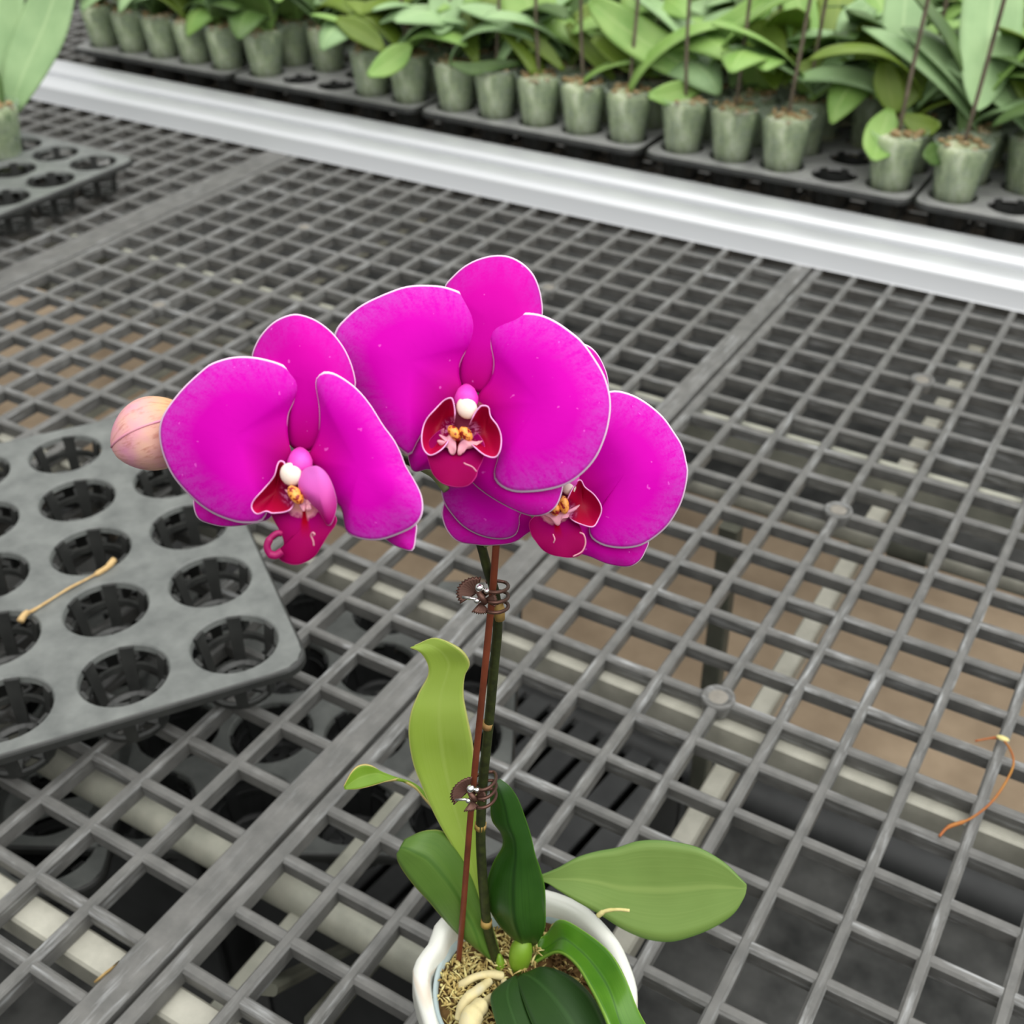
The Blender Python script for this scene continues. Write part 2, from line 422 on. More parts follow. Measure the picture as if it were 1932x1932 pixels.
# ------------------------------------------------------------------ steel frame under the bench
def steel(name, a, b, prof, mat, label):
    m = MB(); m.bar(a, b, prof)
    o = m.obj(name, mat, bench, smooth=len(prof) > 10, org=BO)
    if len(prof) > 10: o.data.set_sharp_from_angle(angle=math.radians(40))
    o['label'] = label; return o
sq = rect(.42, .46)
steel('square_tube', (-38,-.06,-.34), (14,-.06,-.34), rect(.40,.5), M['galv'], 'pale square steel tube crossing under the middle of the bench mesh')
steel('round_pipe', (-38,6.36,-.66), (1.1,6.36,-.66), circ(.23,18), M['galv'], 'round grey pipe below the mesh, left of the joint near the screw disc')
steel('round_pipe', (1.75,6.36,-.66), (14,6.36,-.66), circ(.23,18), M['galv'], 'round grey pipe below the mesh, right of the joint at the frame edge')
steel('pipe_sleeve', (1.05,6.36,-.66), (1.8,6.36,-.66), circ(.26,18), M['post'], 'dark ribbed sleeve joining two round grey pipes below the mesh')
steel('flat_bar', (-38,8.68,-.34), (14,8.68,-.34), rect(.16,.85,.02), M['galv2'], 'thin upright galvanised strip below the mesh, nearest the aluminium rail')
steel('square_tube', (.42,-13,-.96), (.42,17,-.96), rect(.36,.4), M['galv'], 'pale square steel tube running away under the right mesh panel')
steel('round_pipe', (-38,-5.95,-.98), (14,-5.95,-.98), circ(.27,18), M['galv2'], 'thick round grey pipe under the near mesh, left of the ceramic pot')
steel('square_tube', (-38,-8.34,-.34), (14,-8.34,-.34), rect(.46,.5), M['galv'], 'stained pale square tube under the near left corner of mesh')
steel('square_tube', (-3.8,-13,-.96), (-3.8,-.3,-.96), rect(.24,.4), M['galv2'], 'narrow tan tube under the seam between two mesh panels')
steel('square_tube', (-17.5,-13,-.96), (-17.5,17,-.96), rect(.36,.4), M['galv2'], 'grey square tube running away under the middle mesh panel')
steel('leg', (-2.05,5.95,-.98), (-2.05,5.95,FZ), rect(.42,.4), M['post'], 'dark olive upright bench leg seen through the mesh right of the flowers')
steel('leg', (-15.5,5.6,-.98), (-15.5,5.6,FZ), rect(.55,.5), M['post'], 'olive upright bench leg under the middle panel behind the left flower')
steel('brace', (-2.6,-7.2,-1.1), (-4.8,-3.0,-6.0), rect(.4,.16), M['post'], 'slanting olive brace under the mesh left of the green leaves')
steel('brace', (-3.5,-7.2,-1.1), (-5.2,-3.4,-6.0), rect(.3,.16), M['post'], 'second slanting olive brace under the mesh beside the panel seam')
p = MB(); p.tube([(-40,9.0,FZ+.6),(14,9.0,FZ+.6)], .6, 24)  # added dark cylinder, stands in for a band of shadow on the ground
tag(p.obj('shadow_band_pipe', M['blackp'], org=(-13,9,FZ)), 'added black cylinder standing in for a shadow band below the right mesh panel', 'shadow stand-in')

# dark crates stored under the bench
def crate(c, ang, n, w, d, h, label):
    root = empty('slatted_crate', c, label, 'crate', 'dark crates stored under the bench'); root.rotation_euler.z = ang
    m = MB(); t = .18
    m.box(-w/2, w/2, -d/2, -d/2+t, 0, h); m.box(-w/2, w/2, d/2-t, d/2, 0, h)
    m.box(-w/2, -w/2+t, -d/2, d/2, 0, h); m.box(w/2-t, w/2, -d/2, d/2, 0, h); m.box(-w/2, w/2, -d/2, d/2, 0, .2)
    m.obj('crate_body', M['blackp'], root, smooth=False)
    for k in range(n):
        q = MB(); x = -w/2 + (k+.5)*w/n; s = w/n*.36
        q.box(x-s, x+s, -d/2+.02, d/2-.02, h, h+.12); q.obj('slat', M['crate'], root, smooth=False)
crate((-5.5, .6, FZ), -.12, 9, 6.5, 7.5, 6.2, 'dark slatted crate on the ground below the mesh, right of the stem')
crate((-14, .2, FZ), .1, 9, 7, 7, 6.4, 'dark slatted crate on the ground below the mesh, under the empty tray')

# ------------------------------------------------------------------ plant trays
def plate(na, nb, p, mg, r, h, t, cr=.45):
    """top plate with round holes; local x along na, y along nb, centred; top at z = h"""
    m = MB(); X = (na-1)*p/2; Y = (nb-1)*p/2
    mg, my = mg if isinstance(mg, tuple) else (mg, mg)
    for i in range(na):
        for j in range(nb):
            cx, cy = i*p - X, j*p - Y
            x0 = cx - (mg if i == 0 else p/2); x1 = cx + (mg if i == na-1 else p/2)
            y0 = cy - (my if j == 0 else p/2); y1 = cy + (my if j == nb-1 else p/2)
            vs = []; fs = []
            AN = sorted([2*PI*k/32 + .01 for k in range(32)] + [math.atan2(v-cy, u-cx) % (2*PI) for u in (x0, x1) for v in (y0, y1)]); N = len(AN)
            for k in range(N):
                a = AN[k]; c, s = math.cos(a), math.sin(a)
                tx = ((x1-cx)/c if c > 0 else (x0-cx)/c) if abs(c) > 1e-6 else 1e9
                ty = ((y1-cy)/s if s > 0 else (y0-cy)/s) if abs(s) > 1e-6 else 1e9
                q = min(tx, ty); ox, oy = cx + c*q, cy + s*q
                sx = 1 if ox > 0 else -1; sy = 1 if oy > 0 else -1
                ex, ey = X+mg-cr, Y+my-cr
                if abs(ox) > ex and abs(oy) > ey:
                    d = Vector((abs(ox)-ex, abs(oy)-ey)); d = d.normalized()*min(cr, d.length if d.length < cr else cr)
                    ox, oy = sx*(ex+d.x), sy*(ey+d.y)
                vs += [(cx+(r-.02)*c, cy+(r-.02)*s, h-.12), (cx+r*c, cy+r*s, h-.025), (cx+(r+.025)*c, cy+(r+.025)*s, h), (ox, oy, h)]
            for k in range(N):
                b, d = 4*k, 4*((k+1) % N)
                for q in range(3): fs.append((b+q, d+q, d+q+1, b+q+1)[::-1])
            m.add(vs, fs)
    ring = []
    for sx, sy, a0 in ((1,1,0),(-1,1,PI/2),(-1,-1,PI),(1,-1,1.5*PI)):
        for k in range(9):
            a = a0 + PI/2*k/8; ring.append((sx*(X+mg-cr)+cr*math.cos(a), sy*(Y+my-cr)+cr*math.sin(a)))
    n = len(ring); vs = []
    for off, z in ((0,h),(.03,h-.015),(.05,h-.05),(.05,h-t),(0.02,h-t)):
        vs += [(x*(1+off/(X+mg)), y*(1+off/(Y+my)), z) for x, y in ring]
    m.add(vs, [(q*n+k, q*n+(k+1) % n, (q+1)*n+(k+1) % n, (q+1)*n+k) for q in range(4) for k in range(n)], 1)  # skirt takes the darker cup tone: shaded side put into the colour
    return m
def cupmesh(r, h, solid=False):
    m = MB(); rb = r*.80; nr = 6
    if solid: m.lathe([(.3,.05),(rb-.02,.03),(r*.93,h*.8)], (0,0,0), 24)
    for k in range(nr):
        a = 2*PI*(k+.3)/nr; w = .11
        d = Vector((math.cos(a), math.sin(a), 0)); t = Vector((-d.y, d.x, 0))
        A = d*(r-.01) + Vector((0,0,h-.03)); B = d*rb + Vector((0,0,.0))
        m.add([A-t*w, A+t*w, A+t*w-d*.06, A-t*w-d*.06, B-t*w*.8, B+t*w*.8, B+t*w*.8-d*.06, B-t*w*.8-d*.06],
              [(0,1,2,3),(7,6,5,4),(0,4,5,1),(1,5,6,2),(2,6,7,3),(3,7,4,0)])
        m.add([d*rb*.98+t*.07+Vector((0,0,.0)), d*rb*.98-t*.07, -t*.07+d*.1, t*.07+d*.1] +
              [d*rb*.98+t*.07+Vector((0,0,.06)), d*rb*.98-t*.07+Vector((0,0,.06)), -t*.07+d*.1+Vector((0,0,.06)), t*.07+d*.1+Vector((0,0,.06))],
              [(0,1,2,3),(7,6,5,4),(0,4,5,1),(1,5,6,2),(2,6,7,3),(3,7,4,0)])
    m.lathe([(rb,.0),(rb+.02,.1),(rb-.05,.1),(rb-.12,.05),(rb-.12,0),(rb,0)], (0,0,0), 24)
    m.lathe([(.0001,.07),(.2,.07),(.24,.0)], (0,0,0), 12)
    rm = r*.92; m.lathe([(rm,h*.52),(rm+.02,h*.64),(rm-.05,h*.64),(rm-.05,h*.52),(rm,h*.52)], (0,0,0), 24)
    return m
def tray(na, nb, p, mg, r, h, loc, ang, label, group, rows=None, solid=False):
    root = empty('plant_tray', loc, label, 'plant tray', group); root.rotation_euler.z = ang
    key = (na, nb, p, mg, r, h, solid)
    if key not in CACHE:
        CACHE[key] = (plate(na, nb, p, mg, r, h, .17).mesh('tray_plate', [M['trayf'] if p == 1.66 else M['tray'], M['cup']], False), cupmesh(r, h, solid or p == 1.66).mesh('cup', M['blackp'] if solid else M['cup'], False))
    pm, cm = CACHE[key]
    link('tray_plate', pm, root)
    for i in range(na):
        for j in range(nb):
            if rows is not None and j not in rows: continue
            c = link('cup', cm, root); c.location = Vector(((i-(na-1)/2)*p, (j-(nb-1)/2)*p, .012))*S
    return root
CACHE = {}
TR = .69
# near tray: hole (0,0) at (-6.8,-3.74); a runs towards the lower left, b towards the upper left
ua = Vector((-.57,-.82,0)).normalized(); ub = Vector((-ua.y*-1, 0, 0)); ub = Vector((ua.y, -ua.x, 0))
PT = 1.73
h00 = Vector((-6.80,-3.74,.0)); cen = h00 + ua*(1.5*PT) + ub*(2*PT)
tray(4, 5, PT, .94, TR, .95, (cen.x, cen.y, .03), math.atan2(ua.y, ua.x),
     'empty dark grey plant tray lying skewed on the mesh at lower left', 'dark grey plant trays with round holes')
tray(4, 5, 1.7, .94, .72, .95, (-28.3, 7.55, .03), 0, 'dark grey tray at the left edge holding a potted orchid', 'dark grey plant trays with round holes')
FT = []
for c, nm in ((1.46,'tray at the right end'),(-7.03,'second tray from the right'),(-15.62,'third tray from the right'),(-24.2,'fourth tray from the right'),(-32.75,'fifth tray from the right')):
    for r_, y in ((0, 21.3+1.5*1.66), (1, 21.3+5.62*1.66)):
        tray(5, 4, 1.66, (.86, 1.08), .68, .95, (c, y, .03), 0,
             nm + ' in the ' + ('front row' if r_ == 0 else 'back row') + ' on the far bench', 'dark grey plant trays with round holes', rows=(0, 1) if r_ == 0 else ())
tray(5, 4, 1.7, .94, .74, .95, (-7.6,-2.2,-2.9), .5, 'dark tray with black round holes stored below the mesh by the seam', 'dark grey plant trays with round holes', solid=True)
tray(5, 4, 1.7, .94, .74, .95, (-12.9,-6.6,-2.9), .62, 'dark tray stored below the mesh under the near corner of the empty tray', 'dark grey plant trays with round holes', solid=True)

# ------------------------------------------------------------------ leaves
def ribbon(stations, fold=.12, k=5, nc=11, smoothk=True, ripple=0):
    """stations: list of (left, right) points; V-folded blade with attributes u (along) and v (across)"""
    Ls = catmull([a for a, b in stations], k); Rs = catmull([b for a, b in stations], k)
    m = MB(); n = len(Ls); U = []; V = []; vs = []
    for i in range(n):
        d = (Ls[min(i+1,n-1)]+Rs[min(i+1,n-1)]-Ls[max(i-1,0)]-Rs[max(i-1,0)]).normalized()
        w = Rs[i]-Ls[i]; nn = w.cross(d)
        nn = nn.normalized() if nn.length > 1e-6 else Vector((0,0,1))
        for c in range(nc):
            v = c/(nc-1); q = abs(2*v-1)
            vs.append(Ls[i].lerp(Rs[i], v) + nn*(fold*w.length*(q**1.2 - 1)) + nn*(ripple*math.sin(i*.55+v*3)*q))
            U.append(i/(n-1)); V.append(v)
    m.add(vs, [(i*nc+c, i*nc+c+1, (i+1)*nc+c+1, (i+1)*nc+c) for i in range(n-1) for c in range(nc-1)])
    m.at = {'u': U, 'v': V}
    return m
def leafpx(rows, conv, fold=.12, **kw):       # rows of (xl, yl, xr, yr, depth_left, depth_right)
    st = []
    for r in rows:
        xl, yl = conv(r[0], r[1]); xr, yr = conv(r[2], r[3])
        tl = r[4]; tr = r[5] if len(r) > 5 else r[4]
        if tl < 6: tl = (onz(xl, yl, tl) - CAM).dot(RZ)
        if tr < 6: tr = (onz(xr, yr, tr) - CAM).dot(RZ)
        st.append((at(xl, yl, tl), at(xr, yr, tr)))
    return ribbon(st, fold, **kw)
ident = lambda x, y: (x, y)
cvl = lambda x, y: (640 + x/2.415, 1180 + y/2.415)
cvf = lambda x, y: (280 + x*.5383, 460 + y*.5383)

# ------------------------------------------------------------------ the orchid in the ceramic pot
BASE = Vector((-.05, -6.85, 1.55))
orchid = empty('orchid_plant', BASE, 'blooming magenta orchid plant with three open flowers in a cream ceramic pot', 'orchid')
OB = BASE
def opart(m, name, mat, thick=0, parent=None, label=None, subd=0):
    o = m.obj(name, mat, orchid if parent is None else parent, org=OB, thick=thick, subd=subd)
    if label: o['label'] = label
    return o
LT = .035
opart(leafpx([(325,104,345,90,12.30),(350,112,440,57,12.28),(378,130,545,105,12.3,12.25),(403,178,594,172,12.35),(403,232,572,232,12.4),(362,308,566,318,12.45),
    (326,400,584,420,12.5),(316,500,604,520,12.6),(335,620,616,620,12.75),(372,720,622,720,12.85),(420,830,627,830,12.95),(472,930,634,930,13.05),
    (532,1030,642,1040,13.15),(592,1150,652,1180,13.25),(625,1300,682,1320,13.35),(660,1420,700,1430,13.45)], cvl, -.06), 'leaf', M['leafA'], LT, label='tall lime green leaf curling at its tip')
opart(leafpx([(20,733,26,748,12.9),(58,665,84,746,12.9),(98,636,150,731,12.93),(150,640,225,710,12.95),(225,685,300,706,13.0,13.05),(330,728,380,760,13.05,13.15),
    (385,785,440,830,13.1,13.25),(435,850,520,930,13.15,13.3),(520,1000,600,1080,13.25,13.35),(600,1200,660,1260,13.35,13.4)], cvl, .1), 'leaf', M['leafB'], LT, label='small curled leaf with a tan edge')
opart(leafpx([(266,1040,300,978,13.0),(272,1075,400,935,13.0),(300,1125,480,945,13.02,13.1),(350,1190,560,1040,13.05,13.2),(410,1255,620,1160,13.1,13.3),(465,1320,665,1280,13.2,13.4),
    (525,1385,700,1390,13.3,13.45),(590,1440,725,1470,13.45,13.5),(680,1510,735,1530,13.55)], cvl, .28), 'leaf', M['leafC'], LT, label='broad mid green leaf folded along its midrib')
opart(leafpx([(696,712,730,700,12.45),(690,750,775,735,12.48),(692,810,812,790,12.55),(700,885,846,880,12.65),(742,945,872,958,12.75,12.7),(748,1005,892,1040,12.85,12.75),
    (706,1080,914,1105,12.95,12.85),(676,1180,934,1190,13.05,12.95),(684,1275,938,1285,13.15,13.05),(735,1365,934,1375,13.3,13.2),(800,1430,900,1445,13.45,13.4)], cvl, .3), 'leaf', M['leafD'], LT, label='dark green upright leaf')
opart(leafpx([(1856,1200,1856,1180,13.1),(1845,1240,1830,1155,13.1),(1800,1310,1752,1080,13.12),(1720,1368,1650,1020,13.15),(1620,1412,1555,993,13.2),(1510,1440,1450,980,13.25),
    (1400,1428,1355,986,13.3),(1290,1382,1265,1014,13.35),(1180,1312,1170,1032,13.4),(1080,1256,1080,1060,13.42),(1000,1207,1000,1104,13.45),(930,1168,925,1135,13.47),(860,1190,850,1150,13.5)], cvl, .05), 'leaf', M['leafE'], LT, label='big olive green leaf held out to the right')
opart(leafpx([(785,1575,838,1432,13.45,13.5),(838,1572,880,1440,13.4,13.5),(920,1520,950,1400,13.35,13.55),(1000,1490,1010,1340,2.1,2.1),(1080,1545,1120,1395,2.25,2.2),(1150,1660,1235,1490,2.35,2.3),
    (1210,1780,1310,1620,2.4,2.35),(1260,1900,1360,1750,2.3,2.25),(1330,2040,1440,1900,2.05,2.0),(1420,2150,1500,2050,1.7,1.65),(1480,2200,1510,2160,1.45)], cvl, -.2), 'leaf', M['leafF'], LT, label='glossy folded leaf arching over the pot rim')
opart(leafpx([(800,1600,812,1600,1.78),(728,1648,818,1640,1.84,1.84),(690,1695,840,1720,1.9,1.88),(705,1780,880,1820,1.96,1.94),(740,1880,930,1930,2.0),(810,2000,980,2040,1.98),(900,2100,1000,2110,1.9)], cvl, .06), 'leaf', M['leafG'], LT, label='short deep green leaf at the front')
opart(leafpx([(806,1610,860,1585,1.8),(830,1680,935,1560,1.88,1.88),(868,1790,1050,1600,1.96,1.94),(930,1920,1150,1690,2.03,2.0),(1020,2060,1220,1830,2.05),(1110,2160,1270,1980,2.0),(1220,2240,1290,2150,1.85)], cvl, .08), 'leaf', M['leafG'], LT, label='wide deep green leaf at the front')

# spike
sp = [(938,1815,13.5),(926,1776,13.35),(916,1720,13.08),(907,1590,12.55),(911,1480,12.1),(921,1380,11.75),(932,1260,11.35),(939,1180,11.1),(934,1120,10.9),(920,1075,10.75),(908,1030,10.6),(890,975,10.45),(868,930,10.35),(835,905,10.3),(800,884,10.28),(740,858,10.25),(650,830,10.2),(540,812,10.2),(430,806,10.18),(370,806,10.15)]
spw = catmull([at(*p) for p in sp], 5)
m = MB(); n = len(spw); m.tube(spw, [(.058 - .03*i/n) for i in range(n)], 10)
stem = opart(m, 'flower_spike', M['stem'])
for (x, y, t, r) in ((917,1745,13.18,.066),(906,1562,12.45,.064),(919,1372,11.72,.058)):
    m = MB(); a, b = at(x, y, t), at(x+1, y-9, t-.04); m.tube([a, b], [r, r*.97], 12); opart(m, 'stem_node', M['node'], parent=stem)
m = MB(); m.tube([at(943,1168,11.04), at(941,1150,10.98), at(938,1138,10.94)], [.05,.058,.05], 12)
opart(m, 'stem_node', M['node'], parent=stem)
for px in ([(868,930,10.35),(880,880,10.2),(885,800,10.0)], [(908,1030,10.6),(985,985,10.5),(1060,930,10.4)], [(650,830,10.2),(610,850,10.05),(560,880,9.75)], [(800,884,10.28),(820,897,10.2),(842,925,10.15)]):
    m = MB(); q = catmull([at(*p) for p in px], 6); m.tube(q, .035, 8); opart(m, 'pedicel', M['pedicel'], parent=stem)

# ---- flowers
class Fl:
    def __init__(s, cx, cy, depth, tilt, name_label):
        s.c = at(cx, cy, depth); s.n = (-(RZ) + RX*tilt[0] + RY*tilt[1]).normalized(); s.cx, s.cy = cx, cy
        m = MB()                                            # column of the flower
        a = s.p(cx, cy-26, -.10); b = s.p(cx, cy-6, .10); c = s.p(cx+1, cy+6, .2)
        m.tube([a, a.lerp(b,.5), b, c], [.05,.085,.1,.07], 14)
        s.o = opart(m, 'flower', M['column'], label=name_label)
    def p(s, x, y, off=0):
        d = ray(x, y); o = s.c + s.n*off
        return CAM + d * ((o - CAM).dot(s.n) / d.dot(s.n))
    def blade(s, name, pts, base, mat, off=0, bulge=.1, curl=-.06, basedip=0, tipoff=0, cup=0, wave=.012, ctr=None, label=None, N=96, K=14, thick=.02, nowarp=False):
        P = [Vector((x, y, 0)) for x, y in [cvf(*q) for q in pts]]
        O = resample(catmull(P, 6, True), N)
        bx, by = cvf(*base)
        if ctr is None: c2 = sum(O, Vector())/N
        else: c2 = Vector((*cvf(*ctr), 0))
        md = max(math.hypot(q.x-bx, q.y-by) for q in O)
        mdir = math.atan2(c2.y-by, c2.x-bx)
        m = MB(); vs = []; E = []; Rr = []; A = []
        def put(q, sfrac, ang):
            rr = math.hypot(q.x-bx, q.y-by)/md
            a = math.atan2(q.y-by, q.x-bx) - mdir
            a = (a+PI) % (2*PI) - PI
            h = off + tipoff*rr + bulge*(1-sfrac*sfrac)*(lambda q: q*q*(3-2*q))(min(1, rr*1.5)) + curl*sfrac**4 + cup*sfrac**2*min(1, rr*2.5) - basedip*(lambda q: q*q*(3-2*q))(max(0, 1-rr*1.6))
            h += wave*math.sin(ang*5+base[0])*sfrac**3
            vs.append(s.p(q.x, q.y, 0) + s.n*h if False else s.p(q.x, q.y, h))
            E.append(sfrac); Rr.append(rr); A.append(a/PI)
        put(c2, 0, 0)
        for k in range(1, K+1):
            f = (k/K)**.85
            for i in range(N): put(c2.lerp(O[i], f), f, 2*PI*i/N)
        fs = [(0, 1+(i+1) % N, 1+i) for i in range(N)]
        for k in range(K-1):
            b = 1+k*N
            fs += [(b+i, b+(i+1) % N, b+N+(i+1) % N, b+N+i) for i in range(N)]
        m.add(vs, fs); m.at = {'edge': E, 'rad': Rr, 'ang': A}
        return opart(m, name, mat, thick, s.o, label)
    def ball(s, name, x, y, off, rx, ry, rz, mat, label=None):
        x, y = cvf(x, y); m = MB(); m.ball(s.p(x, y, off), rx, ry, rz, 10, ax=s.n); return opart(m, name, mat, 0, s.o, label)
    def strip(s, name, pts, w, off, mat, n=6):
        m = MB(); m.tube(catmull([s.p(*cvf(q[0], q[1]), off if len(q) < 3 else q[2]) for q in pts], 6), w, n); return opart(m, name, mat, 0, s.o)

# middle flower
fm = Fl(880, 760, 9.75, (-.12, -.12), 'largest and topmost magenta flower, in the middle')
fm.blade('dorsal_sepal', [(1150,520),(1098,500),(1082,430),(1066,330),(1046,230),(1040,155),(1070,115),(1110,80),(1160,55),(1215,43),(1265,47),(1310,70),(1345,105),(1366,150),(1377,200),(1379,252),(1360,310),(1310,380),(1240,460),(1180,516)], (1140,530), M['sepal'], -.10, .10, -.08)
fm.blade('lateral_sepal', [(1120,720),(1000,660),(930,690),(914,735),(916,765),(932,796),(975,788),(1040,790)], (1110,700), M['sepal'], -.16, .05, -.03)
fm.blade('lateral_sepal', [(1120,740),(1100,790),(1140,838),(1190,878),(1250,914),(1310,942),(1350,952),(1392,946),(1424,924),(1442,890),(1452,840),(1440,790),(1380,740),(1260,700),(1160,690)], (1130,710), M['sepal'], -.14, .08, -.05)
fm.blade('petal', [(1090,560),(1098,505),(1088,462),(1092,420),(1110,380),(1140,340),(1157,290),(1155,245),(1135,205),(1100,175),(1040,153),(985,147),(930,148),(880,158),(800,190),(740,222),(690,265),(658,305),(652,360),(672,430),(700,500),(740,570),(790,635),(850,690),(905,738),(920,738),(935,705),(965,655),(1000,610),(1050,575)], (1095,545), M['petal'], -.02, .12, -.05, .05)
fm.blade('petal', [(1150,555),(1170,514),(1192,490),(1207,455),(1212,410),(1203,360),(1197,320),(1202,290),(1225,262),(1265,248),(1330,244),(1380,252),(1430,275),(1480,310),(1520,345),(1560,400),(1595,460),(1614,520),(1619,575),(1610,640),(1595,690),(1570,745),(1530,795),(1470,840),(1400,862),(1330,870),(1280,868),(1240,852),(1217,828),(1214,800),(1224,765),(1232,720),(1225,660),(1200,600)], (1160,550), M['petal'], .0, .12, -.05, .05)
fm.blade('lip', [(1060,640),(1020,655),(985,690),(975,730),(985,772),(1000,810),(1030,840),(1075,853),(1120,848),(1148,820),(1156,792),(1175,750),(1178,700),(1150,660),(1110,640)], (1088,640), M['lip'], .02, .02, -.02, tipoff=.26, ctr=(1080,750), label='crimson lip')
fm.blade('lip_side_lobe', [(1070,640),(1075,590),(1068,548),(1058,539),(1036,548),(1006,578),(976,612),(961,648),(957,690),(966,725),(990,742),(1030,720),(1058,680)], (1070,650), M['lobe'], .06, .0, .0, cup=.2, thick=.008, label='crimson side lobe')
fm.blade('lip_side_lobe', [(1120,650),(1140,600),(1160,572),(1172,566),(1192,572),(1200,605),(1224,638),(1237,676),(1234,722),(1216,749),(1180,742),(1145,715),(1122,690)], (1120,660), M['lobe'], .06, .0, .0, cup=.2, thick=.008, label='crimson side lobe')
fm.blade('throat', [(1060,560),(1120,545),(1175,565),(1185,640),(1165,720),(1120,745),(1080,748),(1030,720),(1040,640)], (1115,560), M['throat'], .03, .0, 0, N=60, K=6)
fm.blade('throat_flare', [(1075,735),(1060,738),(1048,715),(1030,712),(1012,690),(1035,688),(1018,668),(1045,678),(1062,665),(1078,700)], (1078,720), M['flare'], .2, .02, 0, N=60, K=6, thick=.01)
fm.blade('throat_flare', [(1084,738),(1098,738),(1112,720),(1130,716),(1152,706),(1172,690),(1148,694),(1130,690),(1108,686),(1088,705)], (1084,720), M['flare'], .2, .02, 0, N=60, K=6, thick=.01)
fm.ball('callus', 1073, 664, .2, .045, .075, .06, M['callus'], 'orange spotted callus')
fm.ball('callus', 1113, 666, .2, .045, .07, .06, M['callus'], 'orange spotted callus')
fm.ball('anther_cap', 1116, 576, .2, .082, .095, .06, M['cap'], 'ivory white anther cap')
fm.strip('lip_tendril', [(1106,768,.33),(1112,772,.36),(1135,782,.33),(1150,798,.3)], .006, .3, M['flare'])

# left flower (in front of the middle one)
fl_ = Fl(566, 880, 9.35, (-.22, -.05), 'left magenta flower, next to the closed bud')
fl_.blade('dorsal_sepal', [(540,725),(495,700),(470,600),(430,500),(385,440),(365,400),(380,350),(410,305),(450,270),(500,250),(540,252),(590,272),(640,310),(680,360),(705,410),(720,460),(723,500),(700,560),(640,650),(580,716)], (540,735), M['sepal'], -.12, .10, -.07)
fl_.blade('lateral_sepal', [(500,760),(400,770),(260,820),(175,870),(160,897),(165,940),(182,966),(222,981),(265,989),(330,985),(392,972),(432,953),(480,860)], (510,770), M['sepal'], -.16, .06, -.05)
fl_.blade('lateral_sepal', [(560,760),(620,860),(720,960),(800,1010),(832,1032),(866,1056),(906,1072),(928,1073),(936,1030),(938,980),(900,920),(760,820),(640,760)], (560,760), M['sepal'], -.16, .06, -.05)
fl_.blade('petal', [(500,745),(495,705),(488,660),(490,600),(505,560),(528,510),(527,478),(510,455),(470,425),(410,406),(350,397),(290,400),(225,420),(190,445),(130,500),(80,560),(50,610),(40,660),(48,720),(70,780),(100,830),(150,885),(190,920),(240,950),(300,972),(340,978),(390,975),(412,950),(425,900),(440,850),(470,790)], (510,745), M['petal'], .0, .12, -.05, .05)
fl_.blade('petal', [(560,750),(578,715),(596,670),(602,620),(600,560),(588,490),(592,463),(615,450),(650,455),(700,485),(740,520),(780,570),(820,635),(860,690),(885,740),(900,780),(930,830),(955,880),(962,925),(955,960),(930,990),(880,1015),(820,1035),(770,1037),(720,1025),(695,1005),(688,970),(680,930),(655,900),(638,860),(605,800)], (555,745), M['petal'], .0, .10, -.05, .05, ctr=(740,790))
fl_.blade('lip', [(540,880),(490,890),(440,930),(432,945),(452,985),(462,1005),(478,1045),(470,1080),(450,1085),(470,1112),(520,1125),(575,1100),(605,1060),(630,1020),(655,985),(658,960),(630,930),(590,890)], (545,900), M['lip'], .06, .05, -.03, tipoff=.2, ctr=(550,985), label='crimson lip')
fl_.blade('lip_side_lobe', [(520,860),(492,835),(480,800),(478,768),(462,760),(452,775),(440,815),(405,858),(368,900),(361,928),(380,948),(412,938),(440,945),(500,930)], (520,870), M['lobe'], .08, .0, .0, cup=.16, thick=.008, label='crimson side lobe')
fl_.blade('lip_side_lobe', [(600,785),(580,780),(545,793),(530,825),(530,858),(545,885),(575,912),(602,938),(620,968),(634,986),(648,960),(657,910),(645,855),(625,810)], (585,785), M['lobeback'], .24, .08, -.03, label='purple outer face of the side lobe')
fl_.blade('throat', [(480,780),(520,770),(575,780),(585,850),(580,910),(560,940),(530,930),(480,880),(470,830)], (520,780), M['throat'], .03, .0, 0, N=60, K=6)
fl_.blade('throat_flare', [(548,935),(540,935),(522,905),(510,895),(492,875),(478,862),(505,868),(530,880),(552,900)], (548,915), M['flare'], .2, .02, 0, N=60, K=6, thick=.01)
fl_.blade('throat_flare', [(556,935),(570,930),(568,905),(560,890),(552,900)], (556,915), M['flare'], .21, .02, 0, N=60, K=6, thick=.01)
fl_.ball('callus', 516, 880, .24, .05, .085, .06, M['callus'], 'orange spotted callus')
fl_.ball('anther_cap', 500, 808, .2, .085, .095, .07, M['cap'], 'ivory white anther cap')
fl_.strip('lip_tendril', [(468,1078,.3),(445,1092,.32),(425,1085,.34),(416,1060,.36),(428,1032,.36),(452,1014,.34),(466,1016,.32),(464,1010,.3)], [.035]*12+[.03]*12+[.024]*12+[.012]*7, .3, M['lipedge'])
fl_.strip('lip_tendril', [(580,1058,.36),(577,1040,.38),(570,1022,.4),(576,1012,.42),(583,1018,.42),(578,1022,.4)], .006, .3, M['flare'])

